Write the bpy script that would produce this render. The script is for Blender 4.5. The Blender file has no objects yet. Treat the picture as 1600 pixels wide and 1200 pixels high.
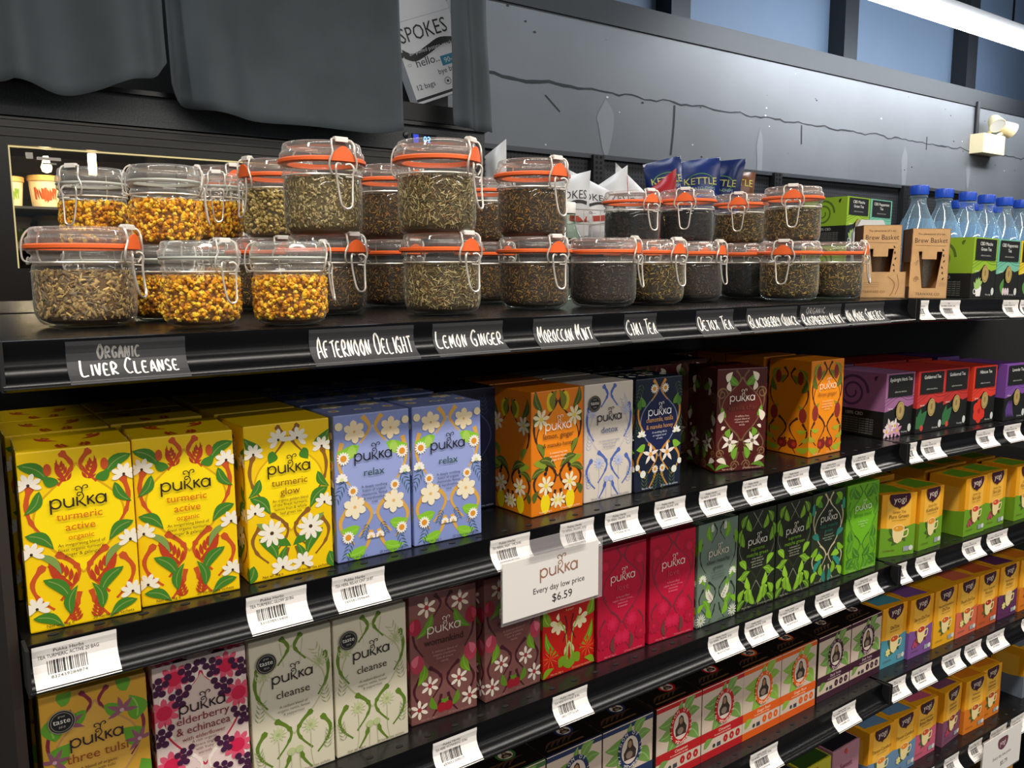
import bpy, bmesh, math, random
from mathutils import Vector, Matrix
R = math.radians
PI = math.pi
scn = bpy.context.scene
COL = scn.collection

# ---------------------------------------------------------------- camera
# x runs along the shelves, y goes into them, z is up; z = 0 is the second shelf (1.25 m above the floor)
cam = bpy.data.cameras.new('camera')
cam.sensor_width = 36
cam.lens = 1317.69 / 1600 * 36
cam.clip_start = .02
camo = bpy.data.objects.new('camera', cam)
COL.objects.link(camo)
fw = Vector((.5846, .7999, -.1356)).normalized()
rt = Vector((.8070, -.5906, -.0049))
rt = (rt - fw * rt.dot(fw)).normalized()
up = rt.cross(fw)
camo.matrix_world = Matrix((rt, up, -fw)).transposed().to_4x4()
camo.location = (0, -.6747, .2694)
scn.camera = camo

# ---------------------------------------------------------------- world, lights, exposure
wd = bpy.data.worlds.new('store_ambience')
scn.world = wd
wd.use_nodes = True
wd.node_tree.nodes['Background'].inputs[0].default_value = (.86, .92, 1, 1)
wd.node_tree.nodes['Background'].inputs[1].default_value = .15


def area(name, loc, sx, sy, power, col, rot=(0, 0, 0)):
    l = bpy.data.lights.new(name, 'AREA')
    l.shape = 'RECTANGLE'
    l.size, l.size_y, l.energy, l.color = sx, sy, power, col
    o = bpy.data.objects.new(name, l)
    COL.objects.link(o)
    o.location = loc
    o.rotation_euler = rot
    return o


# rows of ceiling tubes over the aisle (behind and above the viewer), with added fill rows
area('tube_and_fill_light', (1.3, -.70, 1.62), 6.5, .14, 88, (1, .94, .86))
area('tube_and_fill_light', (1.3, -2.5, 1.62), 7.5, .16, 66, (1, .94, .86))
area('tube_and_fill_light', (1.3, -4.4, 1.62), 7.5, .16, 52, (1, .94, .86))  # unseen far row, added as front fill for the jars
area('tube_and_fill_light', (5.1, 1.62, 1.485), 3.3, .10, 12, (.88, .94, 1))
area('tube_and_fill_light', (1.0, 1.62, 1.75), 4.2, .10, 18, (.88, .94, 1))  # unseen leftward run, added to light the wall and cloths
area('tube_and_fill_light', (5.1, 1.72, 1.56), 3.3, .07, 26, (.80, .90, 1), (R(105), 0, 0))
scn.view_settings.view_transform = 'Standard'
scn.view_settings.look = 'None'
scn.view_settings.gamma = 1
scn.view_settings.use_curve_mapping = False
scn.view_settings.exposure = .42
scn.cycles.transparent_max_bounces = 32
scn.cycles.max_bounces = 8
scn.cycles.caustics_reflective = False
scn.cycles.caustics_refractive = False

# ---------------------------------------------------------------- materials
_mc = {}


def lin(h):
    h = h.lstrip('#')
    c = [int(h[i:i + 2], 16) / 255 for i in (0, 2, 4)]
    return tuple(x / 12.92 if x <= .04045 else ((x + .055) / 1.055) ** 2.4 for x in c) + (1,)


def mat(hexc, rough=.5, metal=0, noise=0, nscale=40, bump=0, emit=0, spec=.5, name=None):
    k = (hexc, rough, metal, noise, nscale, bump, emit, spec)
    if k in _mc:
        return _mc[k]
    m = bpy.data.materials.new(name or 'paint_' + hexc.strip('#'))
    m.use_nodes = True
    nt = m.node_tree
    b = nt.nodes['Principled BSDF']
    c = lin(hexc)
    b.inputs['Base Color'].default_value = c
    b.inputs['Roughness'].default_value = rough
    b.inputs['Metallic'].default_value = metal
    b.inputs['Specular IOR Level'].default_value = spec
    if emit:
        b.inputs['Emission Color'].default_value = c
        b.inputs['Emission Strength'].default_value = emit
    if noise or bump:
        tc = nt.nodes.new('ShaderNodeTexCoord')
        n = nt.nodes.new('ShaderNodeTexNoise')
        n.inputs['Scale'].default_value = nscale
        n.inputs['Detail'].default_value = 6
        nt.links.new(tc.outputs['Object'], n.inputs['Vector'])
        if noise:
            r = nt.nodes.new('ShaderNodeValToRGB')
            r.color_ramp.elements[0].position = .3
            r.color_ramp.elements[1].position = .7
            r.color_ramp.elements[0].color = tuple(x * (1 - noise) for x in c[:3]) + (1,)
            r.color_ramp.elements[1].color = tuple(min(1, x * (1 + noise)) for x in c[:3]) + (1,)
            nt.links.new(n.outputs['Fac'], r.inputs['Fac'])
            nt.links.new(r.outputs['Color'], b.inputs['Base Color'])
        if bump:
            bp = nt.nodes.new('ShaderNodeBump')
            bp.inputs['Strength'].default_value = bump
            bp.inputs['Distance'].default_value = .004
            nt.links.new(n.outputs['Fac'], bp.inputs['Height'])
            nt.links.new(bp.outputs['Normal'], b.inputs['Normal'])
    _mc[k] = m
    return m


def clear(name, tint, edge, rough=.02, ior=1.5, add=0.0, haze=0.0, hcol=(.8, .82, .8, 1), h0=0.0):
    """thin clear walls: tinted see-through, mirror-like at grazing angles"""
    m = bpy.data.materials.new(name)
    m.use_nodes = True
    nt = m.node_tree
    nt.nodes.clear()
    out = nt.nodes.new('ShaderNodeOutputMaterial')
    tr = nt.nodes.new('ShaderNodeBsdfTransparent')
    gl = nt.nodes.new('ShaderNodeBsdfGlossy')
    gl.inputs['Roughness'].default_value = rough
    fc = nt.nodes.new('ShaderNodeLayerWeight')
    fc.inputs['Blend'].default_value = .5
    f5 = nt.nodes.new('ShaderNodeMath')
    f5.operation = 'POWER'
    f5.inputs[1].default_value = 5
    nt.links.new(fc.outputs['Facing'], f5.inputs[0])
    r0 = ((ior - 1) / (ior + 1)) ** 2
    fr = nt.nodes.new('ShaderNodeMath')
    fr.operation = 'MULTIPLY_ADD'
    fr.inputs[1].default_value = 1 - r0
    fr.inputs[2].default_value = r0
    nt.links.new(f5.outputs[0], fr.inputs[0])
    lw = nt.nodes.new('ShaderNodeLayerWeight')
    lw.inputs['Blend'].default_value = .35
    mx = nt.nodes.new('ShaderNodeMixRGB')
    mx.inputs[1].default_value = tint
    mx.inputs[2].default_value = edge
    nt.links.new(lw.outputs['Facing'], mx.inputs[0])
    nt.links.new(mx.outputs[0], tr.inputs['Color'])
    mp = nt.nodes.new('ShaderNodeMath')
    mp.operation = 'ADD'
    mp.inputs[1].default_value = add
    nt.links.new(fr.outputs[0], mp.inputs[0])
    ms = nt.nodes.new('ShaderNodeMixShader')
    nt.links.new(mp.outputs[0], ms.inputs[0])
    nt.links.new(tr.outputs[0], ms.inputs[1])
    nt.links.new(gl.outputs[0], ms.inputs[2])
    last = ms
    if haze or h0:
        df = nt.nodes.new('ShaderNodeBsdfDiffuse')
        df.inputs[0].default_value = hcol
        pw = nt.nodes.new('ShaderNodeMath')
        pw.operation = 'POWER'
        pw.inputs[1].default_value = 2.5
        nt.links.new(lw.outputs['Facing'], pw.inputs[0])
        ma = nt.nodes.new('ShaderNodeMath')
        ma.operation = 'MULTIPLY_ADD'
        ma.inputs[1].default_value = haze
        ma.inputs[2].default_value = h0
        nt.links.new(pw.outputs[0], ma.inputs[0])
        last = nt.nodes.new('ShaderNodeMixShader')
        nt.links.new(ma.outputs[0], last.inputs[0])
        nt.links.new(ms.outputs[0], last.inputs[1])
        nt.links.new(df.outputs[0], last.inputs[2])
    nt.links.new(last.outputs[0], out.inputs[0])
    return m


GLASS = clear('jar_glass', (.99, .995, .99, 1), (.86, .90, .87, 1), .03, 1.5, .015, .38, (.74, .78, .74, 1), .012)  # pale edge haze painted in for bright surroundings refracted at the rim
LIDG = clear('lid_glass', (.98, .985, .98, 1), (.84, .87, .85, 1), .04, 1.5, .03, .5, (.90, .88, .84, 1), .085)  # stronger haze painted in for light reflected on lids and neck ribs
PANE = clear('door_glass', (.95, .96, .96, 1), (.8, .82, .82, 1), .01, 1.45)
PET = clear('blue_bottle_plastic', (.90, .96, 1, 1), (.72, .90, 1, 1), .06, 1.5, .05, .35, (.56, .80, 1, 1), .12)
FILM = clear('clear_plastic', (.97, .97, .97, 1), (.9, .9, .9, 1), .12, 1.45, .02, .1, (.85, .8, .8, 1), .16)
BLACK = mat('#0f0f10', .26, noise=.15, nscale=9, name='black_shelf_enamel')
BLACKM = mat('#0b0b0b', .7, name='black_matt')
STEEL = mat('#e8e2d6', .28, .45, name='clasp_steel')
WHITE = mat('#e9e4de', .55, name='white_paper')
INK = mat('#1c1a1a', .6, name='black_ink')
RUBBER = mat('#f0682c', .45, name='orange_rubber')
CREAMR = mat('#b9bcb2', .5, name='clear_rubber')


# ---------------------------------------------------------------- mesh builder
class MB:
    def __init__(s):
        s.v, s.f, s.fm, s.mats = [], [], [], []

    def mi(s, m):
        if m not in s.mats:
            s.mats.append(m)
        return s.mats.index(m)

    def add(s, vs, fs, m):
        b = len(s.v)
        s.v += [tuple(x) for x in vs]
        i = s.mi(m)
        for f in fs:
            s.f.append([b + k for k in f])
            s.fm.append(i)

    def box(s, c, d, m, M=None):
        cx, cy, cz = c
        dx, dy, dz = d[0] / 2, d[1] / 2, d[2] / 2
        vs = [Vector((cx + i * dx, cy + j * dy, cz + k * dz)) for k in (-1, 1) for j in (-1, 1) for i in (-1, 1)]
        if M:
            vs = [M @ q for q in vs]
        s.add(vs, [(0, 2, 3, 1), (4, 5, 7, 6), (0, 1, 5, 4), (2, 6, 7, 3), (0, 4, 6, 2), (1, 3, 7, 5)], m)
        return s

    def span(s, a, b, m):
        return s.box([(p + q) / 2 for p, q in zip(a, b)], [abs(p - q) for p, q in zip(a, b)], m)

    def lathe(s, prof, m, seg=40, c=(0, 0, 0)):
        vs, fs = [], []
        n = len(prof)
        for i in range(seg):
            a = 2 * PI * i / seg
            for r, z in prof:
                vs.append((c[0] + r * math.cos(a), c[1] + r * math.sin(a), c[2] + z))
        for i in range(seg):
            j = (i + 1) % seg
            for k in range(n - 1):
                q = [i * n + k, j * n + k, j * n + k + 1, i * n + k + 1]
                fs.append(q)
        s.add(vs, fs, m)
        return s

    def tube(s, pts, r, m, seg=6, closed=False):
        pts = [Vector(p) for p in pts]
        n = len(pts)
        vs, fs = [], []
        nrm = None
        for i, p in enumerate(pts):
            a = pts[i - 1] if (i or closed) else p
            b = pts[(i + 1) % n] if (i < n - 1 or closed) else p
            t = (b - a).normalized()
            if nrm is None:
                nrm = t.orthogonal().normalized()
            nrm = (nrm - t * nrm.dot(t)).normalized()
            bn = t.cross(nrm)
            for k in range(seg):
                an = 2 * PI * k / seg
                vs.append(p + nrm * (r * math.cos(an)) + bn * (r * math.sin(an)))
        for i in range(n if closed else n - 1):
            j = (i + 1) % n
            for k in range(seg):
                l = (k + 1) % seg
                fs.append((i * seg + k, i * seg + l, j * seg + l, j * seg + k))
        if not closed:
            fs.append(tuple(reversed(range(seg))))
            fs.append(tuple((n - 1) * seg + k for k in range(seg)))
        s.add(vs, fs, m)
        return s

    def extrude_x(s, prof, x0, x1, m):
        """closed (y, z) outline pulled along x"""
        n = len(prof)
        vs = [(x0, y, z) for y, z in prof] + [(x1, y, z) for y, z in prof]
        fs = [(i, (i + 1) % n, n + (i + 1) % n, n + i) for i in range(n)]
        fs += [tuple(reversed(range(n))), tuple(range(n, 2 * n))]
        s.add(vs, fs, m)
        return s

    def prism(s, poly, y0, y1, m):
        """(x, z) outline pulled along y"""
        n = len(poly)
        vs = [(x, y0, z) for x, z in poly] + [(x, y1, z) for x, z in poly]
        fs = [(i, n + i, n + (i + 1) % n, (i + 1) % n) for i in range(n)]
        fs += [tuple(range(n)), tuple(reversed(range(n, 2 * n)))]
        s.add(vs, fs, m)
        return s

    def mesh(s, name, smooth=False, bev=0):
        me = bpy.data.meshes.new(name)
        me.from_pydata(s.v, [], s.f)
        for m in s.mats:
            me.materials.append(m)
        me.polygons.foreach_set('material_index', s.fm)
        if smooth:
            me.polygons.foreach_set('use_smooth', [True] * len(s.f))
        me.update()
        if smooth:
            bm = bmesh.new()
            bm.from_mesh(me)
            bmesh.ops.recalc_face_normals(bm, faces=bm.faces)
            for e in bm.edges:
                if len(e.link_faces) == 2 and e.calc_face_angle() > R(50):
                    e.smooth = False
            bm.to_mesh(me)
            bm.free()
        return me

    def build(s, name, parent=None, smooth=False):
        return link(s.mesh(name, smooth), name, parent)


def link(me, name, parent=None):
    o = bpy.data.objects.new(name, me)
    COL.objects.link(o)
    if parent:
        o.parent = parent
    return o


def tag(o, label, cat, group=None, kind=None):
    o['label'] = label
    o['category'] = cat
    if group:
        o['group'] = group
    if kind:
        o['kind'] = kind
    return o


def thing(name, label, cat, loc=(0, 0, 0), rz=0, group=None):
    o = bpy.data.objects.new(name, None)
    o.empty_display_size = .02
    COL.objects.link(o)
    o.location = loc
    o.rotation_euler = (0, 0, rz)
    return tag(o, label, cat, group)


def struct(o):
    o['kind'] = 'structure'
    return o


# the right-hand bay stands on a floor that falls away a little
JX = 1.236
TILT = Matrix.Translation((JX, 0, 0)) @ Matrix.Rotation(R(-.9), 4, 'Z') @ Matrix.Rotation(R(1.35), 4, 'Y') @ Matrix.Translation((-JX, 0, 0))


def place(o, bay, loc, rz=0):
    M = Matrix.Translation(loc) @ Matrix.Rotation(rz, 4, 'Z')
    if bay == 'R':
        M = TILT @ M
    o.matrix_world = M
    return o


# ---------------------------------------------------------------- flat print: polygons laid on a face
_tx = {}


def glyphs(s):
    if s not in _tx:
        cu = bpy.data.curves.new('t', 'FONT')
        cu.body = s
        cu.size = 1
        cu.align_x = 'CENTER'
        cu.resolution_u = 2
        ob = bpy.data.objects.new('t', cu)
        me = bpy.data.meshes.new_from_object(ob)
        vs = [(v.co.x, v.co.y) for v in me.vertices]
        fs = [list(p.vertices) for p in me.polygons]
        bpy.data.objects.remove(ob)
        bpy.data.curves.remove(cu)
        bpy.data.meshes.remove(me)
        w = (min(v[0] for v in vs), max(v[0] for v in vs)) if vs else (0, 0)
        _tx[s] = (vs, fs, w)
    return _tx[s]


def clip(poly, w, h):
    for ax, lim, sg in ((0, 0, 1), (0, w, -1), (1, 0, 1), (1, h, -1)):
        out = []
        n = len(poly)
        for i in range(n):
            a, b = poly[i], poly[(i + 1) % n]
            da, db = (a[ax] - lim) * sg, (b[ax] - lim) * sg
            if da >= 0:
                out.append(a)
            if (da >= 0) != (db >= 0):
                t = da / (da - db)
                out.append((a[0] + (b[0] - a[0]) * t, a[1] + (b[1] - a[1]) * t))
        poly = out
        if len(poly) < 3:
            return []
    return poly


class Art:
    """draws in units of U metres on the face origin o, axes u, v"""

    def __init__(s, mb, o, u, v, w, h, U, fn=None, base=1.2e-4):
        s.mb, s.o, s.u, s.v = mb, Vector(o), Vector(u), Vector(v)
        s.n = s.u.cross(s.v)
        s.U, s.w, s.h = U, w / U, h / U
        s.k = 0
        s.fn = fn
        s.base = base
        s.mir = False

    def P(s, p, k):
        d = s.base + k * 4e-6
        if s.fn:
            return s.fn(p[0] * s.U, p[1] * s.U, d)
        return s.o + s.u * (p[0] * s.U) + s.v * (p[1] * s.U) + s.n * d

    def poly(s, pts, m, mirror=None):
        mirror = s.mir if mirror is None else mirror
        sets = [pts]
        if mirror:
            sets.append([(s.w - x, y) for x, y in reversed(pts)])
        for q in sets:
            q = clip(q, s.w, s.h)
            if q:
                s.k += 1
                s.mb.add([s.P(p, s.k) for p in q], [range(len(q))], m)

    def text(s, t, x, y, size, m, sx=1, maxw=None, rot=0):
        vs, fs, w = glyphs(t)
        if maxw and (w[1] - w[0]) * size * sx > maxw:
            sx = maxw / ((w[1] - w[0]) * size)
        s.k += 1
        c, sn = math.cos(rot), math.sin(rot)
        out = []
        for a, b in vs:
            a, b = a * size * sx, b * size
            out.append(s.P((x + a * c - b * sn, y + a * sn + b * c), s.k))
        s.mb.add(out, fs, m)

    def rect(s, x0, y0, x1, y1, m):
        s.poly([(x0, y0), (x1, y0), (x1, y1), (x0, y1)], m, False)

    def circle(s, x, y, r, m, ry=None, n=14):
        ry = ry or r
        s.poly([(x + r * math.cos(2 * PI * i / n), y + ry * math.sin(2 * PI * i / n)) for i in range(n)], m)

    def ring(s, x, y, rx, ry, t, m, n=24):
        for i in range(n):
            a, b = 2 * PI * i / n, 2 * PI * (i + 1) / n
            s.poly([(x + rx * math.cos(a), y + ry * math.sin(a)), (x + rx * math.cos(b), y + ry * math.sin(b)),
                    (x + (rx - t) * math.cos(b), y + (ry - t) * math.sin(b)), (x + (rx - t) * math.cos(a), y + (ry - t) * math.sin(a))], m)

    def leaf(s, x, y, ang, L, w, m, vein=None, bend=.15, rnd=0):
        a = R(ang)
        c, sn = math.cos(a), math.sin(a)
        up, dn, mid = [], [], []
        for i in range(9):
            t = i / 8
            hw = w * .5 * (max(0, math.sin(PI * t ** 1.5)) ** .6 if rnd else math.sin(PI * t ** .8))
            cy = bend * L * math.sin(PI * t)
            X = L * t
            for lst, yy in ((up, cy + hw), (dn, cy - hw), (mid, cy)):
                lst.append((x + X * c - yy * sn, y + X * sn + yy * c))
        s.poly(dn + up[::-1][1:-1], m)
        if vein:
            s.line(mid[1:-1], w * .08, vein)

    def line(s, pts, w, m, taper=1.0, knob=0):
        pts = smooth(pts)
        n = len(pts)
        L, Rr = [], []
        for i, p in enumerate(pts):
            a, b = pts[max(0, i - 1)], pts[min(n - 1, i + 1)]
            dx, dy = b[0] - a[0], b[1] - a[1]
            l = math.hypot(dx, dy) or 1
            t = i / (n - 1)
            ww = w * .5 * (1 + (taper - 1) * t) * (1 + knob * max(0, math.sin(t * 21)) ** 3)
            L.append((p[0] - dy / l * ww, p[1] + dx / l * ww))
            Rr.append((p[0] + dy / l * ww, p[1] - dx / l * ww))
        for i in range(n - 1):
            s.poly([Rr[i], Rr[i + 1], L[i + 1], L[i]], m)
            s.k -= 2 if s.mir else 1
        s.k += 1

    def flower(s, x, y, r, n, m, cm, pw=.5, a0=90, fan=360, cr=.22):
        for i in range(n):
            a = a0 + (fan * i / n if fan >= 360 else fan * (i / (n - 1) - .5))
            s.leaf(x, y, a, r, r * pw, m, None, 0, n != 5)
        s.circle(x, y, r * cr, cm, n=9)

    def swirl(s, x, y, r, m, turns=1.6, w=.03, a0=0, cw=1):
        pts = []
        for i in range(int(14 * turns)):
            t = i / (14 * turns)
            a = a0 + cw * 2 * PI * turns * t
            pts.append((x + r * (1 - .85 * t) * math.cos(a), y + r * (1 - .85 * t) * math.sin(a)))
        s.line(pts, w, m, .6)


def smooth(pts, n=4):
    if len(pts) < 3:
        return list(pts)
    out = []
    for i in range(len(pts) - 1):
        p0, p1, p2, p3 = pts[max(0, i - 1)], pts[i], pts[i + 1], pts[min(len(pts) - 1, i + 2)]
        for k in range(n):
            t = k / n
            out.append(tuple(.5 * (2 * b + (c - a) * t + (2 * a - 5 * b + 4 * c - d) * t * t + (3 * b - a - 3 * c + d) * t ** 3)
                             for a, b, c, d in zip(p0, p1, p2, p3)))
    out.append(pts[-1])
    return out


def arc(cx, cy, rx, ry, a0, a1, n=9):
    return [(cx + rx * math.cos(R(a0 + (a1 - a0) * i / n)), cy + ry * math.sin(R(a0 + (a1 - a0) * i / n))) for i in range(n + 1)]


def logo(A, cx, y, width, m):
    """the round-letter wordmark with the curl growing out of its first k"""
    k = width / 5.3
    st = [arc(.52, .48, .47, .47, 0, 360, 14), [(.05, .95), (.05, .0), (.05, -.55)],
          [(1.3, .95), (1.3, .42)] + arc(1.72, .42, .42, .42, 200, 340, 6) + [(2.14, .42), (2.14, .95)], [(2.14, .95), (2.14, 0)],
          [(2.5, .98), (2.5, .0)], [(2.52, .42), (2.88, .60), (3.12, .95), (3.0, 1.32), (2.68, 1.42), (2.52, 1.2), (2.70, 1.04), (2.84, 1.18)],
          [(2.66, .52), (2.95, .2), (3.3, -.14)], [(2.98, 1.34), (3.02, 1.72), (2.78, 2.04), (2.46, 2.0), (2.44, 1.74), (2.62, 1.70)],
          [(3.02, 1.72), (3.16, 2.06), (3.46, 2.12), (3.56, 1.90), (3.38, 1.80)],
          [(3.5, .95), (3.5, .0)], [(4.08, .95), (3.52, .45)], [(3.66, .56), (4.12, 0)],
          arc(4.72, .47, .44, .47, 0, 360, 14), [(5.2, .95), (5.2, 0)]]
    for q in st:
        thin = q[0][1] > 1.2 or len(q) == 8
        A.line([(cx - width / 2 + a * k, y + b * k) for a, b in q], (.1 if thin else .17) * k, m)


def roundel(A, x, y, r, small=True):
    A.circle(x, y, r, mat('#8d8778'), n=28)
    A.circle(x, y, r * .93, mat('#17171a'), n=28)
    A.ring(x, y, r * .82, r * .82, r * .05, mat('#8d8778'))
    A.text('taste', x, y - r * .12, r * .62, mat('#e8e4da'), 1.05)
    A.text('great', x, y + r * .42, r * .25, mat('#b8b2a4'))
    A.text('2018', x, y - r * .5, r * .25, mat('#b8b2a4'))


# ---------------------------------------------------------------- tea carton designs (unit = carton width)
OG = [(.5, 1.64), (.43, 1.53), (.30, 1.42), (.16, 1.28), (.10, 1.12), (.13, .97), (.25, .80), (.38, .67), (.5, .53)]


def vine(A, c, w, knob=.5):
    """mirrored stems crossing at the top and at the foot"""
    A.mir = True
    for p in ([(.37, 1.76), (.45, 1.66), (.45, 1.58), (.33, 1.43)], [(.10, 1.46), (.05, 1.28), (.08, 1.10), (.19, .93)],
              [(.27, .76), (.40, .66), (.46, .55), (.41, .43), (.28, .28)], [(.16, .66), (.05, .50), (.09, .34), (.22, .2)],
              [(.45, .34), (.40, .18), (.30, .04)]):
        A.line(p, w, c, .35, knob)
    A.mir = False


def flame(A, x, y, ang, L, m):
    for i in range(5):
        t = i / 5
        for sg in (-1, 1):
            A.leaf(x + L * t * .75 * math.cos(R(ang)), y + L * t * .75 * math.sin(R(ang)), ang + sg * (48 - 26 * t), L * (.38 - .1 * t), L * .12, m, None, .05 * sg)
    A.leaf(x, y, ang, L, L * .2, m)


def art(A, d, face):
    """everything printed on one face of a carton"""
    M = mat
    pan = M(d['pan'], .42)
    if face == 'front' and d.get('pan') != d['bg']:
        A.poly(smooth(OG) + [(1 - x, y) for x, y in smooth(OG)[::-1][1:-1]], pan, False)
    if d.get('edge') and face == 'front':
        A.mir = True
        A.line(OG, .02, M(d['edge']))
        A.mir = False
    A.mir = True
    for kd, *a in d['items']:
        if kd == 'L':
            x, y, an, L, w, c = a[:6]
            A.leaf(x, y, an, L, w, M(c), M(a[6]) if len(a) > 6 else None)
        elif kd == 'F':
            x, y, r, n, c, cc, pw, *rest = a
            A.flower(x, y, r, n, M(c), M(cc), pw, *rest)
        elif kd == 'B':
            A.mir = False
            vine(A, M(a[0]), a[1], a[2])
            A.mir = True
        elif kd == 'R':
            flame(A, *a[:4], M(a[4]))
        elif kd == 'C':
            A.circle(a[0], a[1], a[2], M(a[3]), a[4] if len(a) > 4 else None, 12)
        elif kd == 'S':
            A.swirl(a[0], a[1], a[2], M(a[3]), w=a[4])
        elif kd == 'P':
            A.line(a[0], a[1], M(a[2]), .5)
        elif kd == 'V':
            x, y, an, L, c = a
            for i in range(5):
                for sg in (-1, 1):
                    A.leaf(x + L * i / 5 * math.cos(R(an)), y + L * i / 5 * math.sin(R(an)), an + sg * 40, L * .35, L * .05, M(c), None, .1 * sg)
        elif kd == 'G':
            for q, (bx, by) in enumerate(((0, 0), (.07, .03), (-.07, .04), (.03, -.07), (-.04, -.06), (0, .08), (.1, .1))):
                A.circle(a[0] + bx * a[2], a[1] + by * a[2], .040 * a[2], M(a[3]), n=10)
    A.mir = False
    if face == 'front':
        A.text('Net wt 36g e', .26, .03, .045, M(d['dc']))
        A.text('20 herbal tea sachets', .74, .03, .045, M(d['dc']))


def lettering(d, w, h):
    U = w
    brand, prod = MB(), MB()
    y0 = -d['d'] / 2
    A = Art(brand, (-w / 2, y0, 0), (1, 0, 0), (0, 0, 1), w, h, U, base=1.2e-3)
    logo(A, .5, d.get('ly', 1.16) + .06, .5, mat(d['lc']))
    A = Art(prod, (-w / 2, y0, 0), (1, 0, 0), (0, 0, 1), w, h, U, base=1.2e-3)
    for t, sz, y in d['title']:
        A.text(t, .5, y + .095, sz * .88, mat(d['tc']), 1.05, .58)
    y = d.get('dy', .76) + .15
    for i, t in enumerate(d['desc']):
        A.text(t, .5, y - i * .050, .047, mat(d['dc']), 1, .42)
    return brand.mesh('brand_lettering'), prod.mesh('product_lettering')


def carton_body(w, h, d, bg, topc=None, r=.0012):
    """board carton with softened edges and glued top flap seams"""
    bm = bmesh.new()
    bmesh.ops.create_cube(bm, size=1)
    for v in bm.verts:
        v.co = Vector((v.co.x * w, v.co.y * d, (v.co.z + .5) * h))
    bmesh.ops.bevel(bm, geom=list(bm.edges), offset=r, segments=2, affect='EDGES', profile=.6)
    mb = MB()
    bm.normal_update()
    for f in bm.faces:
        mb.add([v.co for v in f.verts], [range(len(f.verts))], bg)
    bm.free()
    return mb


PUK = {}


def pukka_meshes(key):
    if key in PUK:
        return PUK[key]
    d = DES[key]
    w, h, dd = .077, .138, .072
    d['d'] = dd
    mb = carton_body(w, h, dd, mat(d['bg'], .42))
    art(Art(mb, (-w / 2, -dd / 2, 0), (1, 0, 0), (0, 0, 1), w, h, w), d, 'front')
    art(Art(mb, (-w / 2, dd / 2, 0), (0, -1, 0), (0, 0, 1), dd, h, dd), d, 'side')
    A = Art(mb, (-w / 2, -dd / 2, h), (1, 0, 0), (0, 1, 0), w, dd, w)
    art(A, d, 'top')
    A.rect(.0, .62, 1, .628, mat('#2a2018'))
    bl, pl = lettering(d, w, h)
    aw = None
    if d.get('award'):
        am = MB()
        roundel(Art(am, (-w / 2, -dd / 2, 0), (1, 0, 0), (0, 0, 1), w, h, w, base=1.5e-3), .19, 1.5, .125)
        aw = am.mesh('award_roundel')
    PUK[key] = (mb.mesh('carton'), bl, pl, aw)
    return PUK[key]


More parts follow.
